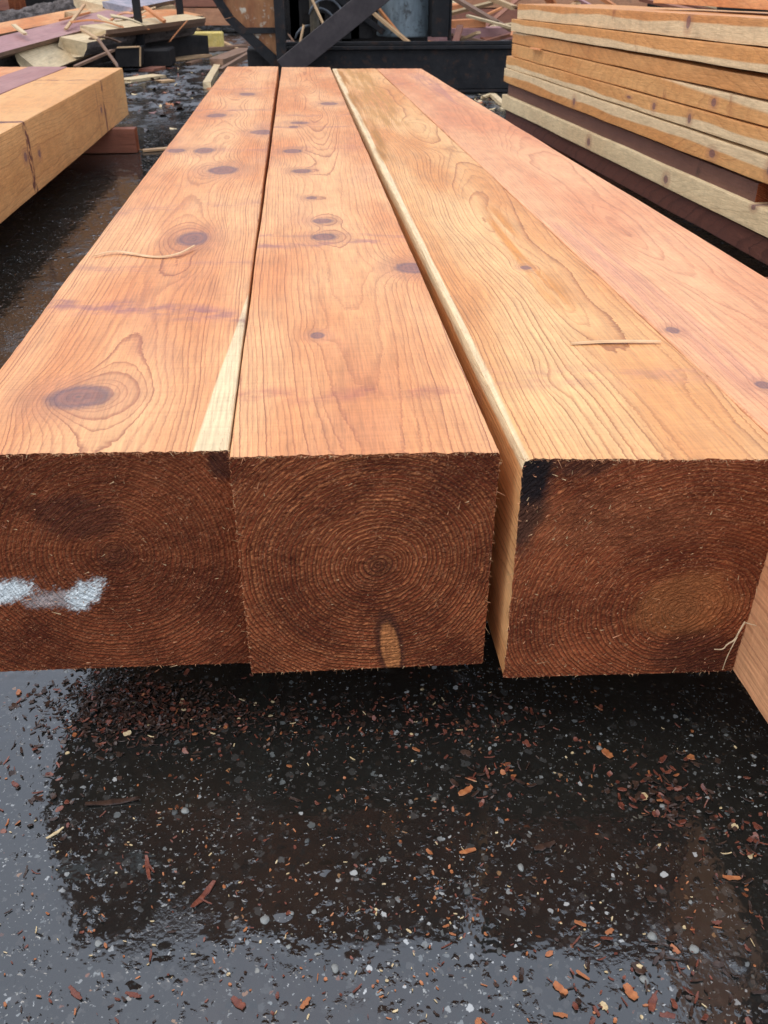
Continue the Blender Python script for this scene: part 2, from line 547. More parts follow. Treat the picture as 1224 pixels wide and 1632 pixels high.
def fibres(parent, near, zt, zb, yb, mats, n_edge, n_face, seed):
    """torn fibres and splinters of a sawn end: one part of the timber"""
    rn = random.Random(seed)
    (xl, yl), (xr, yr) = near
    org = parent.location
    V, Fc, mi = [], [], []

    def strand(p, d, L, w, m, bend):
        d = d.normalized()
        s_ = d.cross(Vector((rn.uniform(-1, 1), rn.uniform(-1, 1), rn.uniform(-1, 1)))).normalized()
        up = s_.cross(d)
        n = len(V)
        for k in range(4):
            t = k / 3
            c = p + d * (L * t) + up * (bend * t * t)
            ww = w * (1 - 0.75 * t)
            V.append(tuple(c + s_ * ww - org)); V.append(tuple(c - s_ * ww - org)); V.append(tuple(c + up * ww * 0.8 - org))
        for k in range(3):
            a = n + k * 3
            for e in range(3):
                Fc.append([a + e, a + (e + 1) % 3, a + 3 + (e + 1) % 3, a + 3 + e]); mi.append(m)
    for _ in range(n_edge):
        side = rn.random()
        u = rn.random()
        if side < .62: p = Vector((xl + (xr - xl) * u, yl + (yr - yl) * u, zt - rn.uniform(0, .002)))
        elif side < .78: p = Vector((xl, yl + yb[0] * u, zt + (zb - zt) * u))
        elif side < .88: p = Vector((xr, yr + yb[1] * u, zt + (zb - zt) * u))
        else: p = Vector((xl + (xr - xl) * u, yl + yb[0] + (yr + yb[1] - yl - yb[0]) * u, zb + rn.uniform(0, .002)))
        d = Vector((rn.gauss(0, .7), -rn.uniform(0.15, .9), rn.gauss(0.1, .6)))
        strand(p, d, rn.uniform(.0015, .0055) * (2.2 if rn.random() < .06 else 1), rn.uniform(.0002, .0005), rn.choice((0, 0, 1)), rn.uniform(-.001, .001))
    for _ in range(n_face):
        u, v = rn.random(), rn.random()
        p = Vector((xl + (xr - xl) * u, yl + (yr - yl) * u + (yb[0] + (yb[1] - yb[0]) * u) * v - .0012, zt + (zb - zt) * v))
        a = rn.gauss(2.2, .9)
        d = Vector((math.cos(a), -rn.uniform(.05, .35), math.sin(a)))
        L = rn.uniform(.002, .006) * (2.5 if rn.random() < .05 else 1)
        strand(p, d, L, rn.uniform(.0003, .0008), rn.choice((0, 0, 1, 2)), rn.uniform(-.001, .001))
    o = link('splinters', V, Fc, mats, parent, mi)
    o['kind'] = 'stuff'
    o['label'] = 'torn fibres and splinters on the sawn end'
    return o


# ------------------------------------------------------------------ ground: wet asphalt
def asphalt():
    g = G('wet_asphalt')
    x, y, z = g.sep(g.tc)
    P = g.tc
    wob = g.vm('SUBTRACT', g.noise(160, 0, 2, col=True), (.5, .5, .5))
    Pw = g.vm('MULTIPLY_ADD', wob, (.009, .009, .009), P)
    base = g.mix(g.noise(14, 0, 5, .7), (0.007, 0.0075, 0.0065), (0.016, 0.016, 0.014))
    # brown sawdust silt lying in drifts
    silt = g.ss(g.noise(2.3, 5, 5, .62), 0.52, 0.68)
    base = g.mix(g.mul(silt, 0.3), base, (0.035, 0.021, 0.014))

    def stones(col, scale, thr, size, lo, hi, seed, stops, k=1.0):
        v = g.vor(scale, g.vm('ADD', Pw, (seed, seed * .7, 0)))
        rc = g.sep(v.outputs['Color'])
        m = g.mul(g.ss(rc[0], thr, thr + .01), g.ss(v.outputs['Distance'], g.lin(rc[1], 0, 1, size * .35, size), g.lin(rc[1], 0, 1, size * .2, size * .75)))
        m = g.mul(m, k)
        c = g.ramp(rc[2], stops)
        return g.mix(m, col, c), m
    GREY = [(0, (.010, .011, .010)), (.5, (.022, .023, .020)), (.8, (.020, .016, .012)), (1, (.05, .05, .046))]
    LITE = [(0, (.09, .10, .095)), (.4, (.24, .25, .235)), (.65, (.17, .15, .10)), (.85, (.36, .37, .35)), (1, (.44, .44, .41))]
    RUST = [(0, (.17, .05, .02)), (.5, (.27, .10, .04)), (1, (.36, .2, .09))]
    clump = g.ss(g.noise(5, 2, 4, .65), .36, .60)
    col, m1 = stones(base, 75, .35, .55, 0, 0, 3.1, GREY, .8)
    col, m2 = stones(col, 150, .45, .5, 0, 0, 7.7, GREY, .8)
    col, m3 = stones(col, 310, .82, .5, 0, 0, 1.9, LITE, g.mul(clump, .75))
    col, m4 = stones(col, 140, .89, .52, 0, 0, 5.3, LITE, g.mul(clump, .9))
    col, m5 = stones(col, 80, .955, .45, 0, 0, 9.2, LITE, .85)
    col, m6 = stones(col, 140, .965, .5, 0, 0, 12.2, RUST, .6)
    # water film: mirror-flat with menisci where grit pokes through
    big = g.noise(3.0, 1, 3)
    rip = g.noise(26, 4, 3, .55)
    vb = g.vor(38, g.vm('ADD', P, (4.4, 2.2, 0)))
    rb = g.sep(vb.outputs['Color'])
    dome = g.mul(g.ss(vb.outputs['Distance'], .55, .05), g.mul(g.ss(rb[0], .78, .84), rb[1]))
    vb2 = g.vor(105, g.vm('ADD', Pw, (1.4, 6.2, 0)))
    rb2 = g.sep(vb2.outputs['Color'])
    dome2 = g.mul(g.ss(vb2.outputs['Distance'], .6, .05), g.ss(rb2[0], .70, .78))
    vg = g.vor(170, Pw)
    dry = g.ss(g.noise(6.5, 21, 5, .65), .50, .66)
    far = g.ss(y, 5.5, 9.0)
    h = g.add(g.mul(big, 0.5), g.mul(rip, 0.16))
    h = g.add(h, g.add(g.mul(dome, 0.42), g.mul(dome2, 0.14)))
    rough = g.lin(g.noise(9, 8, 4, .6), .3, .75, .02, .10)
    rough = g.add(rough, g.mul(far, .10))
    rough = g.add(g.add(rough, g.mul(m5, .15)), g.mul(dry, .20))
    h = g.add(h, g.mul(dry, g.mul(g.sub(1.0, vg.outputs['Distance']), .09)))
    mud = g.mul(g.ss(y, 6.0, 9.0), g.ss(g.noise((5.0, 2.2, 1), 15, 6, .75), .47, .58))
    col = g.mix(g.mul(mud, .8), col, g.mix(g.noise(9, 3, 4, .7), (.035, .036, .040), (.19, .19, .20)))
    rough = g.add(rough, g.mul(mud, .40))
    return g.out(col, rough, h, .0055, 1.0, .5, ior=1.8)


ASPH = asphalt()
gv = [(-120, -60, 0), (120, -60, 0), (120, 180, 0), (-120, 180, 0)]
tag(link('ground', gv, [[0, 1, 2, 3]], ASPH), kind='structure')

# ------------------------------------------------------------------ the four big timbers
ZT, ZB = 0.465, 0.140
FIB = [plain('fibre_orange', (.50, .20, .09), (.62, .30, .14), 40), plain('fibre_pale', (.50, .30, .15), (.60, .42, .22), 40),
       plain('fibre_red', (.26, .09, .045), (.36, .14, .07), 40)]
PUR = (.27, .105, .105)


def K(ox, oy, wx, wy, amp=.03, disc=1, w=None, spread=2.35):
    return (wx - ox, wy - oy, 0, 1, 1, 0, amp, disc) if w is None else (wx - ox, wy - oy, 0, w[0] * spread, w[1] * spread, 0, amp, disc)


def big_timber(name, near, far, yb, label, kw, kwe, seed, group, chamfer=None, zt=ZT, zb=ZB, dense=True, fib=(420, 230)):
    m = wood(name + '_face', seed=seed, **kw)
    me = wood(name + '_end', seed=seed, end=True, pith=kw['pith'], sp=.0054, warp=kw.get('warp', .02), **kwe)
    o = timber('timber', near, far, zt, zb, [m, me], nx=110, nz=110, ny=80, yb=yb, chamfer=chamfer, seed=seed)
    tag(o, label, 'timber', group)
    fibres(o, near, zt, zb, yb, FIB, *fib, seed=int(seed * 10))
    return o


GT = 'squared timbers in the middle pile'
ox, oy = -.265, .918
kn = [(-.300, 1.078, .040, .036, .036), (-.228, 1.877, .032, .055, .036), (-.215, 2.629, .040, .06, .030), (-.294, 2.958, .03, .05, .014),
      (-.382, 2.966, .026, .035, .010), (-.313, 3.768, .036, .05, .024), (-.125, 3.317, .040, .05, .018), (-.225, 4.484, .034, .06, .016)]
K1 = [K(ox, oy, a, b, e, 1, (c, d)) for a, b, c, d, e in kn] + [K(ox, oy, -.215, 1.66, .012, 0, (.03, .05)), K(ox, oy, -.22, 3.2, .02, 0, (.03, .10)), K(ox, oy, -.30, 5.0, .02, 0, (.04, .12))]
big_timber('timber_a', ((-.430, .925), (-.097, .910)), ((-.402, 5.93), (-.099, 5.91)), (.004, .006),
           'leftmost of the four big squared timbers, with large oval knot and cream sapwood strip', dict(
               pith=(.002, .178), sp=.0050, knots=K1, warp=.030, pal=ORANGE, tilt=(.004, .004),
               bands=[(.50, .30, .055, .75, PUR), (.76, .0, .03, .4, PUR), (1.25, -.2, .05, .35, PUR), (2.05, .1, .04, .45, PUR), (3.0, 0, .05, .45, PUR), (3.8, 0, .06, .4, PUR)],
               sap=[(1, -.066, 0, .128, .012, .0015)], purple=.22),
           dict(pale=[(-.128, .133, .052, .021, .10, 1.0), (-.030, .124, .034, .020, .75, 1.0), (-.075, .118, .05, .018, .0, .35)], endtone=.74, endring=.75,
                black=[(-.02, .24, .07, .04, (.035, .014, .012), .5), (.163, .31, .03, .03, (.02, .012, .012), .7)]), 1.3, GT)

ox, oy = .060, .885
kn = [(.016, 1.277, .011, .013, .009), (.045, 1.863, .025, .028, .020), (.046, 2.006, .022, .024, .014), (.026, 2.248, .013, .016, .008), (.007, 2.591, .026, .03, .014),
      (-.018, 2.922, .028, .035, .012), (-.014, 3.44, .016, .025, .008), (.01, 3.54, .034, .03, .010), (.200, 1.622, .030, .034, .030), (.139, 4.102, .036, .045, .018)]
K2 = [K(ox, oy, a, b, e, 1, (c, d)) for a, b, c, d, e in kn] + [K(ox, oy, .055, 3.753, .024, 0, (.03, .08)), K(ox, oy, .05, 4.8, .022, 0, (.03, .12))]
big_timber('timber_b', ((-.095, .893), (.213, .877)), ((-.078, 5.87), (.2085, 5.82)), (.002, .010),
           'second big squared timber from the left, ring pattern and wedge-shaped knot on its near end', dict(
               pith=(.012, .172), sp=.0047, knots=K2, warp=.022, pal=ORANGE, tilt=(.003, -.011),
               bands=[(.165, .02, .035, .55, (.33, .10, .07)), (.93, .0, .03, .7, PUR), (1.0, .1, .02, .45, PUR), (2.55, .05, .03, .6, PUR), (2.85, 0, .05, .5, PUR), (2.1, 0, .05, .3, PUR)],
               purple=.15),
           dict(wedge=(.030, .034, .0140, .050, -.12), endtone=.86, endring=1.2), 2.6, GT, fib=(520, 120))

ox, oy = .388, .842
kn = [(.410, 1.600, .010, .012, .020)]
K3 = [K(ox, oy, a, b, e, 1, (c, d)) for a, b, c, d, e in kn] + [K(ox, oy, .42, 1.50, .018, 0, (.02, .14)), K(ox, oy, .40, 2.0, .016, 0, (.018, .16)), K(ox, oy, .32, 1.07, .008, 0, (.012, .03)),
                                                               K(ox, oy, .40, 3.4, .02, 0, (.03, .2)), K(ox, oy, .36, 4.8, .02, 0, (.03, .2))]
AMB = (.50, .20, .055)
big_timber('timber_c', ((.236, .858), (.541, .830)), ((.218, 5.745), (.472, 5.73)), (-.002, .012),
           'third big squared timber from the left, black stain on its near end', dict(
               pith=(.069, .112), sp=.0046, knots=K3, warp=.040, pal=((.60, .252, .080), (.74, .410, .170), (.28, .088, .028)), tilt=(-.006, -.004),
               bands=[(.24, .02, .05, .45, (.42, .17, .11)), (3.2, .0, .1, .3, AMB)],
               sap=[(-1, 0, .6, .339, .010, .0015)],
               streaks=[(.0, .07, -.01, .45, 1.35, AMB, .9), (-.01, .05, -.02, .50, 1.30, (.58, .23, .05), 1.0), (-.15, -.09, .004, 1.8, 4.9, (.40, .17, .035), 1.0), (-.13, .05, .0, 2.5, 5.0, (.45, .21, .05), .85)]),
           dict(black=[(-.152, .285, .042, .105, (.014, .013, .014), .97), (-.09, .325, .05, .03, (.03, .018, .015), .6), (.068, .115, .085, .06, (.46, .17, .055), .5), (-.05, .24, .16, .05, (.34, .12, .05), .25), (.10, .03, .09, .05, (.05, .016, .012), .5)], endtone=.92, endring=.85), 3.9, GT, chamfer=(.014, .9, .9), fib=(420, 420))

ox, oy = .69, .62
kn = [(.552, 1.259, .010, .014, .008), (.595, 1.042, .011, .012, .008)]
K4 = [K(ox, oy, a, b, e, 1, (c, d)) for a, b, c, d, e in kn] + [K(ox, oy, .66, 1.75, .02, 0, (.03, .2)), K(ox, oy, .64, 2.6, .02, 0, (.03, .25)), K(ox, oy, .60, 3.6, .02, 0, (.03, .25)), K(ox, oy, .62, 4.9, .02, 0, (.04, .2))]
big_timber('timber_d', ((.545, .62), (.850, .61)), ((.476, 5.725), (.738, 5.70)), (0, .01),
           'rightmost of the four big squared timbers, smooth pinkish top, longest towards the viewer', dict(
               pith=(.03, .13), sp=.0052, knots=K4, warp=.032, pal=PINK, late_k=.7, tilt=(-.008, .004),
               streaks=[(-.16, -.06, .014, .3, 1.4, (.45, .18, .13), .4), (.0, .12, .02, 3.3, 4.9, (.33, .13, .12), .5)], purple=.10,
               bands=[(4.2, .3, .1, .35, PUR)]),
           dict(endtone=.5, endring=.6), 5.2, GT)

# ------------------------------------------------------------------ bolsters
RED = wood('bolster_red', (0.0, -.06), pal=((.25, .085, .045), (.30, .11, .06), (.12, .035, .02)), seed=8.1)
REDE = wood('bolster_red_end', (0.0, -.06), end=True, seed=8.1)
GB = 'timber bolsters under the piles'


def bolster(x0, x1, y, w, z1, label, seed=1):
    L = x1 - x0
    o = timber('bolster', ((-w / 2, 0), (w / 2, 0)), ((-w / 2, L), (w / 2, L)), z1, 0.004, [RED, REDE], nx=10, nz=10, ny=24, seed=seed)
    o.rotation_euler = (0, 0, -math.pi / 2)
    o.location = (x0, y, 0.004)
    return tag(o, label, 'bolster', GB)


bolster(-.50, .95, 5.52, .11, .1385, 'reddish bolster crossing under the far ends of the four middle timbers', 3)
bolster(-.30, .95, 2.3, .11, .1385, 'bolster in the dark gap beneath the middle timbers, nearer the viewer', 4)
bolster(-2.4, -.985, 5.90, .10, .1385, 'reddish bolster jutting out from under the far end of the left pile', 5)
bolster(-2.4, -1.15, 2.4, .10, .1385, 'bolster under the near part of the left pile', 6)
bolster(1.40, 2.4, 2.55, .11, .1280, 'dark bolster under the near end of the board stack', 7)
bolster(1.36, 2.3, 5.5, .11, .1280, 'dark bolster under the far end of the board stack', 8)

# ------------------------------------------------------------------ left pile
GL = 'squared timbers in the left pile'
OR2 = ((.64, .300, .098), (.70, .36, .13), (.38, .15, .05))
lk = lambda y, z, ry, rz, amp, disc=1: (0, y - 1.55, z - .142, 0, ry, rz, amp, disc)
m = wood('left_timber_face', (-.10, .10), .006, knots=[lk(3.954, .295, .05, .04, .006), lk(5.615, .274, .05, .035, .005), lk(4.168, .272, .04, .035, .004), lk(4.7, .25, .3, .06, .01, 0)],
         bands=[(2.47, 0, .040, 2.5, (.14, .045, .03)), (4.16, 0, .030, 1.8, (.20, .07, .04)), (3.98, 0, .02, .5, (.2, .07, .04)), (4.5, 0, .2, .25, (.4, .17, .06))], pal=OR2, seed=6.6, warp=.03, late_k=.5)
me = wood('left_timber_end', (-.10, .10), .006, end=True, seed=6.6)
o = timber('timber', ((-1.49, 1.55), (-1.122, 1.55)), ((-1.48, 6.53), (-1.112, 6.48)), .42, .142, [m, me], nx=30, nz=30, ny=60, seed=6)
tag(o, 'orange squared timber facing the gap in the left pile, dark streaks down its side', 'timber', GL)
m = wood('left_timber_purple', (0, .10), .006, pal=((.33, .15, .13), (.38, .19, .16), (.20, .08, .07)), seed=7.4, late_k=.4)
o = timber('timber', ((-1.75, 1.7), (-1.497, 1.7)), ((-1.735, 6.61), (-1.486, 6.60)), .421, .142, [m, me], nx=24, nz=24, ny=50, seed=7)
tag(o, 'purplish stained timber second from the gap in the left pile', 'timber', GL)
m = wood('left_timber_third', (0, .10), .006, pal=ORANGE, seed=9.4, late_k=.5)
o = timber('timber', ((-2.06, 1.6), (-1.757, 1.6)), ((-2.05, 6.62), (-1.742, 6.62)), .419, .142, [m, me], nx=24, nz=24, ny=50, seed=8)
tag(o, 'pale orange timber at the outer left side of the left pile', 'timber', GL)

# ------------------------------------------------------------------ board stack on the right
GS = 'boards in the right-hand stack'
sx = lambda Y: 1.505 - .055 * (Y - 2.76)


def board(z0, z1, yn, yf, dx, wid, label, kw, zr=0.0, seed=1, dxf=None):
    """zr = rise of the near end"""
    dxf = dx if dxf is None else dxf
    kw = dict(kw)
    sl = zr / (yf - yn)                 # the board falls away by this much per metre
    kw['sap'] = [(a, b + c * sl, c, t, wa, so) for (a, b, c, t, wa, so) in kw.get('sap', ())]
    kw['knots'] = [(k[0], k[1], k[2] - sl * k[1], *k[3:]) for k in kw.get('knots', ())]
    m = wood('board_face', seed=seed, warp=.012, **kw)
    e = wood('board_end', kw['pith'], kw.get('sp', .005), end=True, seed=seed)
    near = ((sx(yn) + dx, yn), (sx(yn) + dx + wid, yn + .02))
    far = ((sx(yf) + dxf, yf), (sx(yf) + dxf + wid, yf + .02))
    o = timber('board', near, far, (z1 + zr, z1), (z0 + zr, z0), [m, e], nx=16, nz=12, ny=60, seed=seed, rnd=.002, wob=.0015)
    tag(o, label, 'board', GS)
    return o


YN = 1.75
kk = lambda y, z, ry, rz, amp, disc=1: (0, y - YN, z, 0, ry, rz, amp, disc)
BO = ((.60, .270, .085), (.65, .335, .12), (.35, .125, .042))
BR = ((.135, .062, .045), (.16, .075, .05), (.075, .032, .024))
SAPC = CREAM
STAIN = (.30, .11, .05)
# (z0, z1, y_far, dx, label, kw, rise)
board(.130, .205, YN, 6.03, .006, .24, 'dark reddish-brown board at the bottom of the right stack', dict(pith=(.3, .0), pal=((.125, .046, .030), (.10, .040, .030), (.06, .022, .016)), sap=[(0, .2, 1, 1.02, .05, .02)]), -.012, 11)
board(.207, .283, YN, 6.08, -.011, .24, 'cream sapwood board with dark knots, second lowest in the right stack', dict(pith=(.3, -.1), pal=((.66, .49, .27), (.72, .56, .32), (.5, .33, .16)), late_k=.15,
      knots=[kk(4.45, .035, .05, .04, .01), kk(3.55, .03, .045, .035, .01), kk(2.87, .07, .03, .02, .006)], streaks=[]), .0, 12)
board(.286, .352, 2.915, 6.03, .010, .24, 'dark brown board whose near end stops short above the cream board', dict(pith=(.1, .5), pal=BR, late_k=.4, bands=[(.42, 0, .03, .8, (.06, .03, .02))]), -.008, 13)
board(.356, .435, YN, 6.08, -.009, .24, 'two-tone board above the short dark brown one, cream upper half', dict(pith=(.3, -.05), pal=BO, sap=[(0, 0, 1, .040, .045, .003)], late_k=.4,
      knots=[kk(4.72, .035, .04, .035, .012), kk(3.22, .03, .05, .03, .02), kk(2.82, .045, .05, .04, .02)]), .0, 14)
board(.438, .503, YN, 6.07, -.003, .24, 'orange board in mid stack with cream lower edge and star-shaped knots', dict(pith=(.3, .12), pal=BO, sap=[(0, 0, -1, -.026, .05, .003)], late_k=.4,
      knots=[kk(4.05, .04, .05, .012, .004), kk(3.78, .035, .035, .03, .01), kk(3.45, .03, .03, .035, .014), kk(2.8, .04, .05, .03, .01)]), .008, 15)
board(.506, .574, YN, 5.99, .005, .24, 'plain orange board with dark vertical stains, fourth from the top of the right stack', dict(pith=(.3, .0), pal=BO, late_k=.35,
      bands=[(1.98, 0, .03, .9, STAIN), (1.42, 0, .025, .6, STAIN), (3.55, 0, .02, .6, STAIN)], sap=[(0, -.03, 1, .005, .03, .006)], knots=[kk(3.3, .03, .04, .03, .01)]), .012, 16)
board(.577, .636, YN, 6.02, .012, .24, 'orange board with pale streaks, third from the top of the right stack', dict(pith=(.3, .1), pal=((.56, .25, .08), (.62, .31, .11), (.36, .15, .05)), late_k=.5,
      bands=[(2.9, 0, .02, .5, STAIN), (3.15, 0, .02, .5, STAIN)], sap=[(0, .04, 1, .22, .05, .005)]), .018, 17)
board(.639, .706, YN, 6.03, .001, .24, 'orange board with a wavy cream lower edge, second from the top of the right stack', dict(pith=(.3, .12), pal=((.60, .28, .09), (.64, .31, .105), (.38, .15, .05)), late_k=.4,
      sap=[(0, .008, -1, -.008, .035, .003)], bands=[(2.3, 0, .02, .4, STAIN)]), .036, 18)
board(.709, .786, YN, 5.95, .013, .24, 'top board of the right stack, orange above a broad cream sapwood band', dict(pith=(.3, .16), pal=((.58, .25, .08), (.62, .29, .10), (.38, .14, .05)), late_k=.4,
      sap=[(0, 0, -1, -.048, .035, .003)], bands=[(2.62, 0, .03, .9, STAIN)], knots=[kk(3.62, .05, .04, .05, .02)], dirt=.2), .040, 19)
# second row of boards behind the first
for k, (z0, z1) in enumerate(((.130, .205), (.207, .283), (.286, .352), (.356, .435), (.438, .503), (.506, .574), (.577, .636), (.639, .706), (.709, .783))):
    board(z0, z1, YN + .1 * (k % 3), 5.9 + .05 * (k % 2), .248, .26, 'board in the hidden back row of the right stack, layer %s from the ground' % ('one two three four five six seven eight nine'.split()[k]), dict(pith=(.3, .1), pal=BO, late_k=.4), (-.012, 0, -.008, 0, .008, .012, .018, .036, .040)[k], 30 + k)
board(.826, .875, 1.9, 4.35, .17, .2, 'loose orange board lying on top of the right stack', dict(pith=(.3, .1), pal=ORANGE, late_k=.4), .002, 47)

# ------------------------------------------------------------------ loose planks and slabs
WV = [wood('scrap_' + n, (.05, -.05), .009, pal=p, seed=20 + i, warp=.04, late_k=.5, dirt=d) for i, (n, p, d) in enumerate((
    ('orange', ORANGE, .3), ('tan', ((.50, .30, .15), (.56, .38, .20), (.3, .14, .06)), .25), ('pale', ((.62, .46, .26), (.68, .53, .31), (.4, .24, .11)), .3),
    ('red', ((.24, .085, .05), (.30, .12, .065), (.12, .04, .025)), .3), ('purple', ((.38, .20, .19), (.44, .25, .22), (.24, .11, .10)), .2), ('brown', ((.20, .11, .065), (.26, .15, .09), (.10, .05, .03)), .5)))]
W = dict(zip(('orange', 'tan', 'pale', 'red', 'purple', 'brown'), WV))
BARK = plain('bark', (.065, .05, .042), (.17, .14, .125), 14, .9, .02, stretch=(1, .25, 1), spots=(.03, .022, .018))
YELLOW = plain('yellow_wood', (.62, .46, .12), (.70, .55, .20), 12, .7)


def plank(name, p0, p1, w, h, mat, label, cat='offcut', group=None, roll=0.0, bow=0.0, taper=1.0, jag=.02, seed=0, wane=None, sink=True):
    """board between two points: w across, h thick; ends broken off unevenly. wane = bark on the rounded underside"""
    p0, p1 = Vector(p0), Vector(p1)
    d = p1 - p0
    L = d.length
    d.normalize()
    X = d.cross(Vector((0, 0, 1)))
    X = X.normalized() if X.length > .01 else Vector((1, 0, 0))
    Z = X.cross(d)
    rot = Matrix((X, d, Z)).transposed().to_4x4() @ Matrix.Rotation(roll, 4, 'Y')
    rot.translation = p0
    rn = random.Random(seed)
    n, prof = 10, []
    if wane:
        prof = [(-.5, .5), (.5, .5), (.47, .1), (.3, -.35), (0, -.5), (-.3, -.38), (-.46, .05)]
    else:
        prof = [(-.5, .46), (-.47, .5), (.47, .5), (.5, .46), (.5, -.46), (.47, -.5), (-.47, -.5), (-.5, -.46)]
    V, Fc, mi = [], [], []
    m = len(prof)
    for i in range(n + 1):
        t = i / n
        k = 1 + (taper - 1) * t
        for j, (a, b) in enumerate(prof):
            yy = L * t + (rn.uniform(-jag, jag) if i in (0, n) else 0)
            wv = 1 + .05 * noise.noise(Vector((t * 6, j * 3.3, seed)))
            V.append((a * w * k * wv, yy, b * h * k * wv + bow * math.sin(math.pi * t)))
    for i in range(n):
        for j in range(m):
            Fc.append([i * m + j, (i + 1) * m + j, (i + 1) * m + (j + 1) % m, i * m + (j + 1) % m])
            mi.append(1 if (wane and j not in (0,)) else 0)
    Fc += [list(range(m))[::-1], [n * m + j for j in range(m)]]
    mi += [0, 0]
    o = link(name, V, Fc, [mat, wane or mat], None, mi)
    b = bmesh.new(); b.from_mesh(o.data)
    bmesh.ops.recalc_face_normals(b, faces=b.faces[:]); b.to_mesh(o.data); b.free()
    o.matrix_world = rot
    return tag(o, label, cat, group)


# ---- slab pile at the back left
GP = 'slabs in the scrap pile at the back left'
tan_, pale_, org_, pur_, red_, brn_ = W['tan'], W['pale'], W['orange'], W['purple'], W['red'], W['brown']
plank('slab', at(-60, 96, 9.6), at(196, 27, 12.8), .44, .10, pur_, 'wide slab with a purplish face sloping across the scrap pile', 'slab', GP, roll=R(6), seed=1, wane=brn_, jag=.05)
plank('slab', at(-30, 58, 11.5), at(190, 14, 14.0), .26, .09, org_, 'orange slab behind the purplish one in the scrap pile', 'slab', GP, roll=R(16), seed=2, wane=brn_, jag=.05)
plank('slab', at(150, 54, 11.3), at(312, 34, 13.0), .34, .12, pale_, 'pale yellow squared slab lying behind the black posts', 'slab', GP, roll=R(6), seed=3, wane=brn_, jag=.04)
plank('slab', at(44, 104, 10.2), at(122, 76, 11.2), .34, .10, pale_, 'cream peeled slab tipped low against the scrap pile', 'slab', GP, roll=R(38), seed=4, wane=brn_, jag=.05)
plank('slab', at(116, 78, 10.8), at(210, 59, 12.2), .30, .17, pale_, 'short shaggy slab with a dark rotten end', 'slab', GP, roll=R(10), seed=5, wane=BARK, jag=.06)
plank('slab', at(140, 14, 13.4), at(214, -6, 15.0), .40, .16, pale_, 'bright pale slab on top of the scrap pile', 'slab', GP, roll=R(12), seed=6, wane=brn_)
plank('slab', at(188, 16, 13.2), at(258, 2, 14.6), .42, .12, plain('grey_wood', (.25, .25, .28), (.42, .36, .38), 9, .7), 'weathered bluish-grey slab on top of the scrap pile', 'slab', GP, roll=R(10), seed=7, wane=brn_)
plank('slab', at(206, 32, 12.8), at(300, 26, 13.8), .50, .10, org_, 'pinkish orange slab at the right end of the scrap pile', 'slab', GP, roll=R(8), seed=8, wane=brn_)
plank('slab', at(112, 26, 12.6), at(272, 12, 14.4), .16, .08, tan_, 'narrow tan slab laid across the top of the scrap pile', 'slab', GP, roll=R(8), seed=9)
plank('slab', at(166, 70, 11.7), at(300, 46, 13.2), .30, .16, brn_, 'dark bark-covered slab underneath the pale yellow slab', 'slab', GP, seed=10, wane=BARK)
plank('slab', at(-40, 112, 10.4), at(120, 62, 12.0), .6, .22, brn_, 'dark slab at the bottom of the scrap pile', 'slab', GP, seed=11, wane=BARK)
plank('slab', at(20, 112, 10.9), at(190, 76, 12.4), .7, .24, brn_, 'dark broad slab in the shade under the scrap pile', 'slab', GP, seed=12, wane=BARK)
# big grey log
lg = MB()
pts = [at(-60, 64, 12.8).lerp(at(138, 16, 15.5), k / 14) for k in range(15)]
lg.tube(pts, [.20 + .02 * math.sin(k * 1.7) for k in range(15)], 18)
o = lg.build('log', BARK, smooth=False)
tag(o, 'grey barked log lying along the back of the scrap pile', 'log')
tx = bpy.data.textures.new('bark_lumps', 'CLOUDS'); tx.noise_scale = .09
sb = o.modifiers.new('sub', 'SUBSURF'); sb.levels = 2; sb.render_levels = 2
dm = o.modifiers.new('lumps', 'DISPLACE'); dm.texture = tx; dm.strength = .07
GK = 'sticks lying on the scrap pile'
sticks = [((105, 46, 11.2), (134, 8, 12.0), .035, tan_, 'split tan stick standing up out of the scrap pile'), ((96, 32, 11.6), (142, 20, 12.4), .03, org_, 'orange stick flat across the purplish slab'),
          ((158, 26, 11.6), (194, 42, 11.4), .045, pale_, 'pale stick leaning off the purplish slab'), ((232, 12, 12.4), (262, 34, 12.0), .05, org_, 'orange stick leaning behind the two black posts'),
          ((22, 40, 10.8), (40, 54, 10.5), .04, pale_, 'small pale stick low on the purplish slab'), ((132, 48, 10.9), (158, 64, 10.7), .035, tan_, 'tan stick hanging over the slab edge'),
          ((156, 62, 10.6), (188, 106, 10.3), .03, brn_, 'thin brown stick leaning down to the ground'), ((120, 106, 10.2), (180, 80, 10.8), .04, brn_, 'brown split stick propped under the shaggy slab')]
for i, (a, b, w_, mt_, lb) in enumerate(sticks):
    plank('stick', at(*a), at(*b), w_, w_ * .6, mt_, lb, 'stick', GK, seed=40 + i, jag=.03)

rn = random.Random(5)
for i in range(22):
    px_, py_, Y_ = rn.uniform(20, 300), 0, rn.uniform(10.8, 13.0)
    py_ = 78 - px_ * .17 + rn.uniform(-18, 22)
    p_ = at(px_, py_, Y_)
    a_ = rn.uniform(-.5, 1.0); L_ = rn.uniform(.15, .7)
    d_ = Vector((math.cos(a_), math.sin(a_), rn.gauss(.05, .22))) * L_ / 2
    plank('splinter', p_ - d_, p_ + d_, rn.uniform(.012, .05), rn.uniform(.01, .02), rn.choice((tan_, org_, pale_, brn_)), 'broken splinter on the scrap pile at the back left', 'splinter', 'broken splinters on the scrap pile', roll=rn.uniform(-.6, .6), bow=rn.uniform(-.02, .05), taper=rn.uniform(.2, .9), seed=400 + i, jag=.03)
BLK = plain('black_steel', (.008, .008, .009), (.017, .016, .016), 6, .55, .003, spec=.25, spots=(.035, .02, .014))
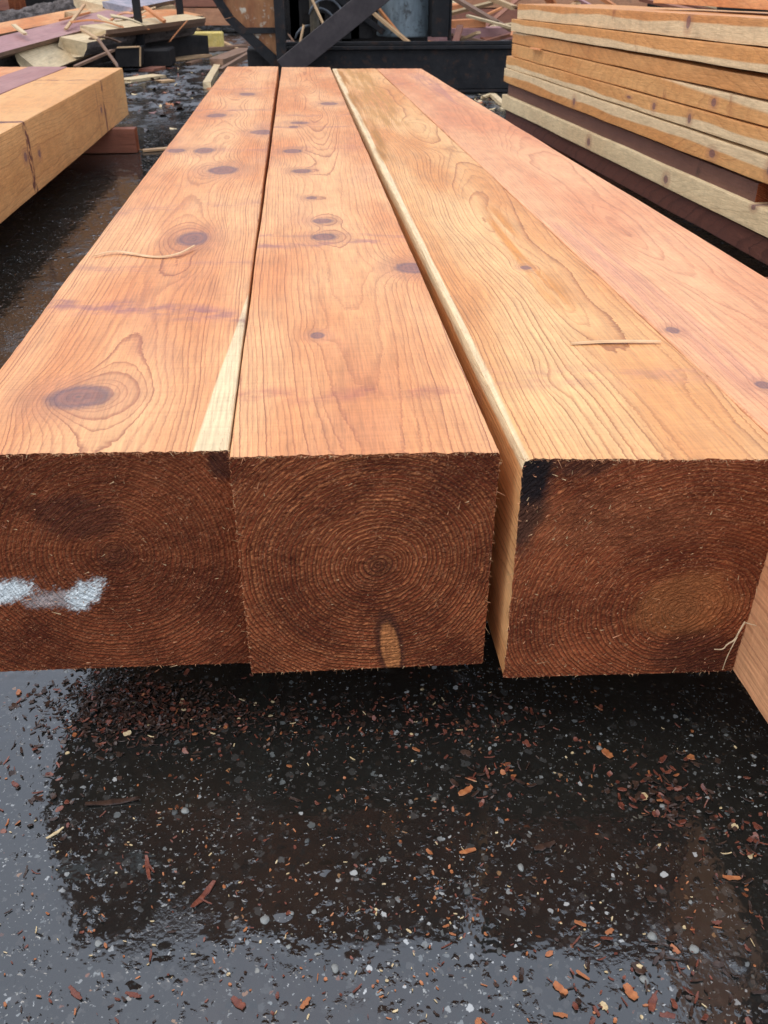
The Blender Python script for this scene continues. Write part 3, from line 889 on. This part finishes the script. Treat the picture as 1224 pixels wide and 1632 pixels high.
BLK2 = plain('greasy_black_wood', (.009, .008, .008), (.020, .017, .015), 7, .65, .006, spec=.25)
RUST = plain('rust_panel', (.20, .075, .03), (.34, .16, .065), 5, .75, .003, stretch=(1, 1, .35), spots=(.46, .40, .30), seed=4)
GBLUE = plain('worn_grey_paint', (.16, .20, .215), (.24, .285, .30), 4, .55, .002, stretch=(1, 1, .3), spots=(.07, .075, .075))


def post(px, py, Y, h, w, label):
    p = at(px, py, Y)
    o = empty('steel_post', (p.x, p.y, 0), label, 'post', 'black steel posts beside the scrap pile')
    MB().box(p.x - w / 2, p.x + w / 2, p.y - w / 2, p.y + w / 2, .02, h).build('post', BLK, o)
    MB().box(p.x - w, p.x + w, p.y - w * 1.1, p.y + w * 1.1, .002, .03).build('base_plate', BLK, o)
    b = MB(); b.prism([(p.x - w * 1.1, p.y - .01, .03), (p.x - w / 2, p.y - .01, .03), (p.x - w / 2, p.y - .01, .24)], .02)
    b.build('gusset', BLK, o)


post(229, 100, 12.0, 1.75, .085, 'nearer black steel post in front of the scrap pile')
post(294, 84, 13.4, 1.75, .085, 'farther black steel post at the right end of the scrap pile')
b = MB(); p = at(246, 104, 11.8); b.box(p.x - .24, p.x + .20, p.y - .1, p.y + .5, .004, .20, bev=.02)
tag(b.build('skid_block', BLK2, loc=(p.x, p.y, 0)), 'dark wooden block on the ground by the nearer black post', 'block')
b = MB(); b.bar(at(172, 76, 12.4) , at(320, 72, 13.6), .3, .24, Vector((0, 0, 1)))
tag(b.build('skid_beam', BLK2, loc=at(246, 76, 13)), 'long dark skid beam carrying the scrap pile', 'beam')
b = MB(); q = [at(184, 106, 11.2), at(222, 106, 11.2), at(222, 76, 11.2), at(184, 78, 11.2)]; b.prism(q, .35)
o = b.build('skid_box', BLK2, loc=(q[0].x, q[0].y, 0)); tag(o, 'dark box-shaped skid with a pale edge under the scrap pile', 'skid')
e = MB(); e.bar(at(223.5, 106, 11.2), at(223.5, 75, 11.2), .016, .03); e.bar(at(186, 76, 11.19), at(223, 74.5, 11.19), .016, .03); e.build('pale_edge', tan_, o)
# flat things on the ground between the piles
GR = 'offcuts lying on the wet yard'
flat = [((196, 129, 9.9), (252, 121, 10.2), .20, .03, pale_, 'flat pale offcut beside the far end of the left pile'), ((330, 136, 9.6), (352, 97, 12.0), .075, .06, pale_, 'square pale stick pointing away along the yard'),
        ((300, 39, 14.8), (386, 82, 12.2), .05, .03, tan_, 'long thin tan strip slanting across the yard'), ((352, 112, 10.9), (396, 86, 11.4), .05, .04, brn_, 'brown stick propped against the dark pedestal'),
        ((346, 101, 11.4), (392, 84, 11.8), .22, .10, brn_, 'dark brown chunk of wood by the pedestal'), ((268, 96, 12.5), (330, 88, 12.9), .16, .03, tan_, 'tan board lying flat in front of the skid beam'),
        ((322, 79, 13.6), (388, 74, 13.8), .2, .05, brn_, 'brown board lying flat behind the tan strip'), ((254, 130, 9.8), (275, 128, 9.9), .12, .02, tan_, 'small tan splinter on the yard'),
        ((233, 112, 11.2), (252, 108, 11.3), .18, .03, red_, 'small reddish offcut near the dark block'), ((300, 102, 12.0), (318, 96, 12.2), .07, .03, brn_, 'small brown offcut in the middle of the yard'),
        ((786, 152, 8.2), (800, 165, 7.9), .05, .03, pale_, 'pale chip of wood by the far corner of the board stack'), ((770, 155, 8.3), (784, 150, 8.2), .04, .02, pale_, 'slim pale stick at the foot of the black machine'),
        ((228, 240, 6.05), (262, 237, 6.10), .05, .012, tan_, 'thin tan sliver floating between the two piles'), ((300, 33, 16.5), (380, 28, 17.0), .3, .05, tan_, 'tan board far back on the yard')]
for i, (a, b_, w_, h_, mt_, lb) in enumerate(flat):
    pa, pb = at(*a), at(*b_)
    for pp in (pa, pb): pp.z = max(h_ / 2 + .002, min(pp.z, .35) if i in (3, 4) else h_ / 2 + .002)
    # keep where it is seen: slide along the ground
    d0 = FWD + RGT * ((a[0] - CX) / F) + UPV * ((CY - a[1]) / F); d1 = FWD + RGT * ((b_[0] - CX) / F) + UPV * ((CY - b_[1]) / F)
    if i not in (3, 4):
        pa = Vector((0, 0, CAMH)) + d0 * ((h_ / 2 + .003 - CAMH) / d0.z); pb = Vector((0, 0, CAMH)) + d1 * ((h_ / 2 + .003 - CAMH) / d1.z)
    plank('offcut', pa, pb, w_, h_, mt_, lb, 'offcut', GR, seed=60 + i, jag=.03)
p = at(326, 48, 14.6)
b = MB(); b.box(p.x - .28, p.x + .26, p.y - .1, p.y + .1, .003, .24, bev=.02)
tag(b.build('wood_block', YELLOW, loc=(p.x, p.y, 0)), 'bright yellow block of wood on the far yard', 'block')

# ------------------------------------------------------------------ black sawmill machine
YM = 8.9
c0 = at(455, 120, YM)
mach = empty('sawmill_machine', (c0.x, YM, 0), 'black steel sawmill machine with a diagonal brace and rusty guard', 'machine')
x0, x1 = at(452, 100, YM).x, 4.4
b = MB()
b.box(x0, x1, YM, YM + .30, .03, .36); b.box(x0 - .01, x1 + .01, YM - .06, YM + .36, .362, .392); b.box(x0 - .01, x1 + .01, YM - .03, YM + .02, .394, .425)
b.box(x0 - .01, x1 + .01, YM - .05, YM + .34, .004, .028)
b.build('base_beam', BLK, mach)
MB().box(at(395, 100, YM).x, x0 - .015, YM - .02, YM + .45, .004, at(420, 78, YM).z, bev=.01).build('pedestal', BLK2, mach)
xp = at(447, 50, YM - .1).x
MB().box(xp - .045, xp + .045, YM - .19, YM - .07, .05, 2.6).build('post', BLK, mach)
MB().box(at(560, 0, YM).x - .05, at(560, 0, YM).x + .05, YM + .9, YM + 1.0, .05, 2.6).build('post', BLK, mach)
MB().box(3.9, 4.02, YM + .0, YM + .12, .43, 2.6).build('post', BLK, mach)
pa_, pb_ = at(452, 112, YM - .22), at(640, -40, YM - .22)
MB().box(xp - .05, 4.06, YM - .19, YM + .13, 2.602, 2.74).build('top_rail', BLK, mach)
b = MB(); b.bar(pa_, pa_ + (pb_ - pa_) * 2.72, .03, .19, Vector((0, 0, 1))); b.build('diagonal_brace', plain('brown_black_steel', (.028, .021, .021), (.045, .035, .034), 6, .55, .002), mach)
b = MB(); b.bar(at(500, -30, YM + .5), at(612, 52, YM + .5), .03, .05, Vector((0, 0, 1))); b.build('thin_brace', BLK, mach)
# guard: black edging round a rusty plate
gp = lambda x, y, k=0: at(x, y, YM - .12 + k)
b = MB()
b.prism([gp(330, -60), gp(362, -60), gp(360, -6), gp(348, 4)], .05)
b.prism([gp(334, -8), gp(352, -4), gp(372, 26), gp(358, 30)], .05)
b.prism([gp(358, 31), gp(373, 27), gp(444, 92), gp(446, 112), gp(434, 106)], .05)
b.prism([gp(372, 44, -.004), gp(446, 44, -.004), gp(446, 53, -.004), gp(384, 54, -.004)], .05)
b.build('guard_frame', BLK, mach)
b = MB(); b.prism([gp(346, -60, .02), gp(446, -60, .02), gp(446, 102, .02), gp(372, 34, .02), gp(352, 2, .02)], .02); b.build('rusty_plate', RUST, mach)
# upright tank with rims
b = MB(); pc = at(646, 60, YM + .95); rr = .275
b.tube([(pc.x, pc.y, .42), (pc.x, pc.y, 1.5)], rr, 40)
tank = b.build('tank', GBLUE, mach, smooth=False)
b = MB()
for z_ in (.44, .78, 1.12):
    b = MB(); b.tube([(pc.x, pc.y, z_ - .012), (pc.x, pc.y, z_ + .012)], rr + .012, 40)
    o = b.build('rim', GBLUE, tank, loc=mach.location)
MB().box(pc.x + .20, pc.x + .36, YM + .50, YM + .80, .43, 1.6).build('side_plate', BLK, mach)
MB().box(x0 + .1, pc.x + .30, YM + 1.5, YM + 1.9, .02, 2.3).build('dark_backing', BLK2, mach)  # black box added at the back to darken the gaps between machine parts
b = MB()
for (cx_, cy_, r_, a0, a1) in ((520, 30, .16, 20, 165), (493, 66, .13, 30, 170), (505, 52, .2, -30, 100)):
    cc = at(cx_, cy_, YM + .4)
    b.tube([(cc.x + r_ * math.cos(R(a)), cc.y + .1 * math.sin(R(a * 2)), cc.z + r_ * math.sin(R(a))) for a in range(a0, a1, 9)], .011, 6)
b.build('hose', plain('grey_hose', (.10, .11, .12), (.16, .17, .18), 20, .4), mach)
b = MB()
for k in range(7):
    rn = random.Random(k)
    a = at(462 + k * 19, 70 - rn.uniform(0, 25), YM + .55); w_ = rn.uniform(.05, .12)
    b.box(a.x - w_, a.x + w_, a.y, a.y + .3, .41, .41 + rn.uniform(.2, .75), bev=.01)
b.build('gearbox', BLK2, mach)
b = MB(); cc = at(502, 40, YM + .35); b.tube([(cc.x, cc.y, cc.z - .35), (cc.x, cc.y + .02, cc.z + .6)], .045, 10); b.build('cylinder_rod', plain('oily_brown', (.05, .04, .03), (.10, .08, .05), 10, .4), mach)
b = MB(); cc = at(716, 60, YM + .55); b.tube([(cc.x, cc.y, .4), (cc.x, cc.y, 1.8)], .018, 8); b.build('rod', BLK, mach)
GM = 'sticks caught on the black machine'
for i, (a, b_, w_, mt_, lb) in enumerate([((587, 14, 9.5), (653, 69, 9.2), .042, tan_, 'pale stick leaning against the grey tank'), ((602, 12, 9.62), (634, 52, 9.45), .035, org_, 'orange stick leaning behind the pale one by the tank'),
                                        ((494, -8, 9.2), (517, 42, 9.05), .022, tan_, 'thin tan stick hanging by the diagonal brace'), ((478, 70, 9.1), (484, 40, 9.15), .02, tan_, 'short grey stick upright among the gearbox parts'),
                                        ((460, 55, 9.1), (478, 80, 9.0), .016, brn_, 'thin brown stick low by the rusty guard')]):
    plank('stick', at(*a), at(*b_), w_, w_ * .6, mt_, lb, 'stick', GM, seed=80 + i, jag=.012)

# ------------------------------------------------------------------ scrap heap behind the machine (right)
GH = 'offcuts in the scrap heap behind the machine'
rn = random.Random(12)
special = [((745, 25, 11), (815, 44, 10.2), .05, pale_, 'long pale lath across the front of the scrap heap behind the machine'), ((735, 64, 10.6), (762, 52, 10.4), .06, tan_, 'tan stick poking out low from the heap behind the machine'),
           ((726, 68, 10.4), (733, 42, 10.6), .07, red_, 'reddish stub leaning at the foot of the heap behind the machine'), ((690, 40, 12), (770, 36, 12.2), .20, org_, 'orange board flat in the heap behind the machine'),
           ((690, 18, 12.4), (735, 12, 12.8), .22, org_, 'pinkish board high in the heap behind the machine'), ((720, -6, 11.5), (790, 36, 11.0), .09, brn_, 'brown lath slanting down through the heap'),
           ((780, -4, 11.2), (818, 12, 11.0), .10, tan_, 'tan board at the top of the heap by the board stack'), ((690, 55, 12), (812, 52, 12.4), .3, pur_, 'purplish grey board low in the heap behind the machine')]
for i, (a, b_, w_, mt_, lb) in enumerate(special):
    plank('offcut', at(*a), at(*b_), w_, w_ * .45, mt_, lb, 'offcut', GH, seed=100 + i)
mlist = [org_, tan_, brn_, red_, pale_, pur_, brn_, red_]
for i in range(46):
    u = rn.random()
    c = Vector((rn.uniform(1.2, 6.5), rn.uniform(11.4, 14.0), 0))
    c.z = .05 + rn.random() * .95 * (1 - abs(c.y - 12.8) / 2.2)
    a = rn.uniform(-.6, .6); L = rn.uniform(.4, 1.5)
    d = Vector((math.cos(a), math.sin(a), rn.gauss(0, .35))).normalized() * L / 2
    w_ = rn.choice((.05, .08, .12, .2))
    p0, p1 = c - d, c + d
    p0.z, p1.z = max(p0.z, .05), max(p1.z, .05)
    plank('offcut', p0, p1, w_, rn.choice((.025, .04)), rn.choice(mlist), 'offcut in the tangled scrap heap behind the black machine', 'offcut', GH, roll=rn.uniform(-.5, .5), seed=200 + i, jag=.05)

# ------------------------------------------------------------------ far lumber piles and the mill shed
GF = 'timbers in the far red piles'
FR = wood('far_red_wood', (.0, -.1), .01, pal=((.22, .075, .045), (.28, .11, .06), (.12, .04, .03)), seed=50, late_k=.4, dirt=.5)
FRE = wood('far_red_end', (.0, -.1), .01, end=True, seed=50)
FO = wood('far_orange_wood', (.0, -.1), .01, pal=((.40, .17, .08), (.46, .22, .11), (.2, .08, .04)), seed=52, late_k=.4, dirt=.4)


def far_pile(x, y, nx_, nz_, w, h, L, where, rotz, mats):
    k = 0
    for j in range(nz_):
        for i in range(nx_):
            mm = mats[(i * 7 + j * 3) % len(mats)]
            o = timber('timber', ((-w / 2, 0), (w / 2, 0)), ((-w / 2, L), (w / 2, L)), h * .94, 0, [mm, FRE], nx=4, nz=4, ny=10, seed=70 + k, wob=.004)
            o.rotation_euler = (0, 0, rotz)
            off = Vector((i * (w + .012), 0, .14 + j * h))
            off.rotate(Matrix.Rotation(rotz, 3, 'Z'))
            o.location = Vector((x, y, 0)) + off
            tag(o, 'squared timber in the %s' % where, 'timber', 'timbers of the %s' % where)
            k += 1
    for t in (.15, .85):
        c = Vector(((nx_ - 1) * (w + .012) / 2, L * t, 0)); c.rotate(Matrix.Rotation(rotz, 3, 'Z')); c += Vector((x, y, 0))
        b = MB(); hw = nx_ * w / 2 + .1
        b.box(-hw, hw, -.07, .07, .002, .136, Matrix.Translation(c) @ Matrix.Rotation(rotz, 4, 'Z'))
        tag(b.build('bolster', BLK2, loc=c), 'dark bolster under the %s' % where, 'bolster', 'bolsters of the %s' % where)


far_pile(-4.6, 17.2, 3, 4, .35, .30, 4.5, 'dark red pile at the far left', R(90), [FR, FR, FO])
far_pile(-10.0, 17.6, 3, 4, .35, .30, 5.0, 'dark red pile beyond the barked log', R(90), [FR])
far_pile(.2, 19.0, 2, 3, .34, .30, 2.6, 'orange-red pile beyond the black posts', R(90), [FO, FR])
far_pile(6.4, 18.0, 3, 4, .35, .30, 5.0, 'red pile behind the scrap heap', R(90), [FR, FO])
SHED = plain('weathered_cladding', (.020, .016, .014), (.045, .035, .030), 2.0, .8, .01, stretch=(2, 2, .15))
shed = empty('mill_shed', (0, 24, 0), 'long dark open-fronted mill shed closing the yard', 'shed')
b = MB(); b.box(-45, 45, 30, 30.3, 0, 8.2); b.box(-45.3, -45.005, 22, 30.3, 0, 8.2); b.box(45.005, 45.3, 22, 30.3, 0, 8.2); b.build('wall', SHED, shed)
b = MB(); b.bar((0, 20.2, 6.6), (0, 31, 9.2), 92, .18, Vector((0, 0, 1))); b.build('roof', SHED, shed)
for k in range(10):
    xk = -43 + k * 9.5
    MB().box(xk - .15, xk + .15, 21.8, 22.1, 0, 6.85).build('shed_post', BLK2, shed)

# ------------------------------------------------------------------ small things on the timbers
def soft(pts, n=2):
    pts = [Vector(p) for p in pts]
    for _ in range(n):
        q = [pts[0]]
        for a, c in zip(pts, pts[1:]):
            q += [a.lerp(c, .25), a.lerp(c, .75)]
        pts = q + [pts[-1]]
    return pts


def ribbon(name, pts, w, mat, label, cat, h=.002):
    b = MB()
    V, Fc = [], []
    pts = soft(pts)
    for i, p in enumerate(pts):
        d = (pts[min(i + 1, len(pts) - 1)] - pts[max(i - 1, 0)]).normalized()
        s_ = d.cross(Vector((0, 0, 1))).normalized()
        ww = w * (1 - .75 * abs(2 * i / (len(pts) - 1) - 1) ** 2)
        for (a, c) in ((-1, 0), (1, 0), (.7, 1), (-.7, 1)):
            V.append(p + s_ * a * ww / 2 + Vector((0, 0, h * c)))
    for i in range(len(pts) - 1):
        for e in range(4):
            Fc.append([i * 4 + e, i * 4 + (e + 1) % 4, i * 4 + 4 + (e + 1) % 4, i * 4 + 4 + e])
    Fc += [[3, 2, 1, 0], [len(V) - 4 + k for k in range(4)]]
    b.v, b.f = V, Fc
    return tag(b.build(name, mat, loc=pts[0]), label, cat)


LATH = plain('lath_wood', (.62, .36, .17), (.70, .46, .25), 60, .6, .0005, stretch=(.1, 1, 1))
PALEF = plain('pale_fibre', (.46, .32, .18), (.56, .42, .25), 60, .6, .0005)
ribbon('splinter', [(.385, 1.203, .4665), (.42, 1.206, .4675), (.47, 1.203, .468), (.52, 1.197, .4675)], .0085, LATH, 'straight pale splinter lying across the third big timber', 'splinter')
ribbon('splinter', [(-.4045, 1.745, .468), (-.37, 1.775, .470), (-.33, 1.755, .468), (-.28, 1.725, .467), (-.24, 1.735, .470), (-.215, 1.79, .472)], .008, LATH, 'curved peeled splinter on the left big timber below the small knot', 'splinter')
b = MB()
for a, r_, pts in ((0, .0018, [(.532, .828, .235), (.524, .822, .225), (.520, .82, .212), (.512, .822, .205), (.508, .82, .198), (.498, .824, .196)]), (1, .0011, [(.522, .82, .218), (.512, .815, .19), (.511, .815, .168)]), (2, .001, [(.532, .826, .235), (.542, .818, .236)])):
    pts = soft(pts)
    b.tube(pts, [r_ * .7 * (1 - .5 * i / len(pts)) for i in range(len(pts))], 6)
tag(b.build('bark_fibre', PALEF, loc=(.52, .822, .215)), 'pale stringy fibre hanging on the end of the third big timber', 'fibre')
ribbon('splinter', [at(1154, 151, 3.45), at(1175, 157, 3.33), at(1204, 155, 3.2)], .018, org_, 'reddish splinter sticking out between boards of the right stack', 'splinter', .006)
ribbon('splinter', [at(845, 77, 5.55), at(862, 80, 5.35)], .02, org_, 'small orange splinter sticking out near the far end of the right stack', 'splinter', .006)

# ------------------------------------------------------------------ chips, pebbles and debris on the wet asphalt
CH = [plain('chip_orange', (.30, .095, .034), (.42, .16, .06), 60, .35, .0006), plain('chip_red', (.11, .032, .02), (.19, .06, .035), 60, .25, .0006),
      plain('chip_pale', (.50, .36, .18), (.62, .48, .27), 60, .4, .0006), plain('chip_brown', (.028, .017, .013), (.06, .033, .022), 60, .2, .0006)]
PEB = [plain('pebble_pale', (.17, .175, .16), (.30, .30, .27), 90, .3, .0006), plain('pebble_grey', (.05, .055, .05), (.10, .10, .095), 90, .25, .0006)]


def chip_mesh(rn, L, w, t, curl):
    n = 6
    V, Fc = [], []
    for i in range(n + 1):
        u = i / n
        yy = (u - .5) * L
        wl = w * (.35 + .65 * math.sin(math.pi * (.12 + .76 * u))) * rn.uniform(.75, 1.15)
        zc = curl * (u - .5) ** 2 * 4 * L
        sk = rn.uniform(-.1, .1) * w
        for (a, b_) in ((-.5, 0), (.5, 0), (.42, 1), (-.42, 1)):
            V.append((a * wl + sk, yy + rn.uniform(-.04, .04) * L, zc + b_ * t))
    for i in range(n):
        for e in range(4):
            Fc.append([i * 4 + e, i * 4 + (e + 1) % 4, i * 4 + 4 + (e + 1) % 4, i * 4 + 4 + e])
    Fc += [[3, 2, 1, 0], [len(V) - 4 + k for k in range(4)]]
    return V, Fc


def pebble_mesh(rn, r):
    b = bmesh.new()
    bmesh.ops.create_icosphere(b, subdivisions=2, radius=1)
    s_ = rn.uniform(0, 50)
    for v in b.verts:
        k = 1 + .45 * noise.noise(v.co * 1.3 + Vector((s_, 0, 0)))
        v.co = Vector((v.co.x * r * k * 1.2, v.co.y * r * k * .9, v.co.z * r * k * .5))
    V = [tuple(v.co) for v in b.verts]
    b.verts.index_update()
    Fc = [[v.index for v in f.verts] for f in b.faces]
    b.free()
    return V, Fc


rn = random.Random(77)
protos = {}
CN = ('orange', 'dark red', 'pale', 'brown')
for ci in range(4):
    for k in range(5):
        V, Fc = chip_mesh(rn, 1.0, rn.choice((.22, .35, .5, .7)), .07, rn.uniform(-.02, .14))
        me = bpy.data.meshes.new('wood_chip'); me.from_pydata(V, [], Fc); me.materials.append(CH[ci]); me.update()
        protos[ci, k] = me
placed = []
n_ch = 0
tries = 0
while n_ch < 170 and tries < 4000:
    tries += 1
    py = 1085 + 560 * rn.random() ** .9
    px = rn.uniform(-20, 1240)
    dens = .35 + .65 * noise.noise(Vector((px / 130, py / 90, 3)))
    if px > 650: dens += .25
    if py > 1450: dens += .2
    if px < 130: dens -= .15
    if rn.random() > dens: continue
    d = FWD + RGT * ((px - CX) / F) + UPV * ((CY - py) / F)
    p = Vector((0, 0, CAMH)) + d * (-CAMH / d.z)
    ci = rn.choices((0, 1, 2, 3), (.26, .36, .10, .28))[0]
    o = bpy.data.objects.new('wood_chip', protos[ci, rn.randrange(5)])
    COL.objects.link(o)
    s_ = rn.choice((.003, .004, .005, .006, .007, .010)) * rn.uniform(.8, 1.25)
    if ci == 2: s_ *= .8
    o.scale = (s_, s_ * rn.uniform(.8, 1.7), s_)
    o.rotation_euler = (rn.gauss(0, .12), rn.gauss(0, .12), rn.uniform(0, 6.28))
    o.location = (p.x, p.y, .0006 + abs(rn.gauss(0, .0008)))
    tag(o, 'small %s wood chip lying on the wet asphalt before the timbers' % CN[ci], 'wood chip', '%s wood chips on the wet asphalt' % CN[ci])
    n_ch += 1
pm = []
for ci in range(2):
    for k in range(3):
        V, Fc = pebble_mesh(rn, 1.0)
        me = bpy.data.meshes.new('pebble'); me.from_pydata(V, [], Fc); me.materials.append(PEB[ci]); me.update(); me.polygons.foreach_set('use_smooth', [True] * len(me.polygons))
        pm.append(me)
for k in range(26):
    px, py = rn.uniform(0, 1224), rn.uniform(1180, 1630)
    d = FWD + RGT * ((px - CX) / F) + UPV * ((CY - py) / F)
    p = Vector((0, 0, CAMH)) + d * (-CAMH / d.z)
    ci = 0 if rn.random() < .55 else 1
    o = bpy.data.objects.new('pebble', pm[ci * 3 + rn.randrange(3)])
    COL.objects.link(o)
    s_ = rn.choice((.0018, .0025, .0035, .0045))
    o.scale = (s_, s_ * rn.uniform(.8, 1.3), s_)
    o.rotation_euler = (0, 0, rn.uniform(0, 6.28))
    o.location = (p.x, p.y, s_ * .2)
    tag(o, 'small %s pebble set in the wet asphalt before the timbers' % ('pale', 'grey')[ci], 'pebble', '%s pebbles in the wet asphalt' % ('pale', 'grey')[ci])


def chip_at(px, py, L, w, rot, ci, label, curl=.05):
    d = FWD + RGT * ((px - CX) / F) + UPV * ((CY - py) / F)
    p = Vector((0, 0, CAMH)) + d * (-CAMH / d.z)
    V, Fc = chip_mesh(random.Random(int(px)), L * .8, w * .75, .0016, curl)
    o = link('wood_chip', V, Fc, CH[ci], None, loc=(p.x, p.y, .0012))
    o.rotation_euler = (0, 0, R(rot))
    tag(o, label, 'wood chip')


chip_at(968, 1203, .022, .014, 30, 0, 'bright orange square chip in the shade right of centre')
chip_at(742, 1262, .030, .012, -60, 0, 'orange broken chip near the middle of the wet ground')
chip_at(745, 1358, .026, .008, -80, 0, 'orange chip lying flat with a glinting wet rim')
chip_at(325, 1428, .050, .010, -35, 1, 'long red curled sliver at lower left of the wet ground')
chip_at(236, 1385, .045, .008, 15, 1, 'red split sliver left of the middle of the wet ground')
chip_at(180, 1280, .085, .012, -87, 3, 'long dark twig lying near the left edge of the reflection')
chip_at(88, 1330, .030, .005, -50, 2, 'pale sliver by the left edge of the reflection')
chip_at(868, 1350, .035, .012, -75, 3, 'brown curled chip right of the middle')
chip_at(1005, 1583, .022, .015, 20, 0, 'large orange bark chip at the lower right')
chip_at(893, 1577, .022, .011, 40, 0, 'orange chip in the reflected sky at the lower right')
chip_at(1040, 1600, .024, .011, -30, 1, 'dark red bark flake at the bottom right')
chip_at(1165, 1400, .026, .008, 80, 0, 'orange sliver near the right edge')
chip_at(30, 1105, .014, .010, 10, 0, 'orange chip under the left big timber')
chip_at(380, 1600, .022, .012, 50, 1, 'red chip at the bottom edge of the wet ground')


def drift(name, px0, py0, sxp, syp, n, ci_w, label, zk, seed, lo=.004, hi=.016):
    """an uncountable drift of bark flakes"""
    rn = random.Random(seed)
    V, Fc, mi = [], [], []
    for _ in range(n):
        px, py = rn.gauss(px0, sxp), rn.gauss(py0, syp)
        d = FWD + RGT * ((px - CX) / F) + UPV * ((CY - py) / F)
        p = Vector((0, 0, CAMH)) + d * (-CAMH / d.z)
        ci = rn.choices((0, 1, 2, 3), ci_w)[0]
        v, f = chip_mesh(rn, rn.uniform(lo, hi), rn.uniform(.15, .8) * rn.uniform(lo, hi), .0008, rn.uniform(0, .14))
        q = Matrix.Rotation(rn.uniform(0, 6.28), 4, 'Z') @ Matrix.Rotation(rn.gauss(0, .25), 4, 'X') @ Matrix.Rotation(rn.gauss(0, .3), 4, 'Y')
        k = math.exp(-(((px - px0) / sxp) ** 2 + ((py - py0) / syp) ** 2) / 2)
        z = .0005 + zk * k * rn.random()
        n0 = len(V)
        for c in v: V.append(tuple(q @ Vector(c) + Vector((p.x, p.y, z))))
        for g_ in f:
            Fc.append([n0 + i for i in g_]); mi.append(ci)
    tag(link(name, V, Fc, CH, None, mi), label, 'debris', kind='stuff')


drift('bark_debris', 200, 1130, 70, 32, 1000, (.006, .14, .008, .84), 'drift of dark wet bark flakes under the left big timber', .014, 1, .003, .012)
drift('bark_debris', 350, 1145, 130, 22, 600, (.01, .24, .015, .73), 'thin spread of reddish bark flakes in the shade of the timbers', .005, 2, .002, .010)
drift('bark_debris', 1055, 1262, 45, 32, 130, (.01, .40, .01, .58), 'patch of dark red bark flakes at the right of the wet ground', .006, 3)
drift('bark_debris', 1180, 1340, 40, 50, 70, (.03, .4, .03, .54), 'patch of reddish flakes at the right edge', .005, 4)
drift('bark_debris', 790, 1235, 40, 30, 45, (.12, .5, .02, .36), 'scatter of orange and red flakes below the third timber', .003, 5)
drift('bark_debris', 1000, 1560, 90, 40, 70, (.04, .36, .05, .55), 'patch of red bark flakes at the lower right', .004, 6)
drift('sawdust', 640, 1400, 420, 170, 900, (.26, .36, .14, .24), 'fine sawdust and slivers strewn over the wet asphalt', .0008, 7, .002, .006)
drift('bark_debris', 265, 135, 45, 28, 260, (.05, .22, .07, .66), 'wood litter strewn over the wet yard between the piles', .01, 11, .02, .09)
drift('bark_debris', 770, 165, 25, 8, 60, (.15, .25, .3, .3), 'wood litter by the far corner of the board stack', .01, 12, .02, .06)
drift('bark_debris', 690, 1150, 110, 26, 260, (.03, .45, .02, .5), 'thin reddish flakes in the shade below the second and third timbers', .003, 13, .002, .010)
drift('bark_debris', 30, 1240, 70, 60, 60, (.1, .40, .05, .45), 'flakes in the puddle at the left edge', .001, 8)
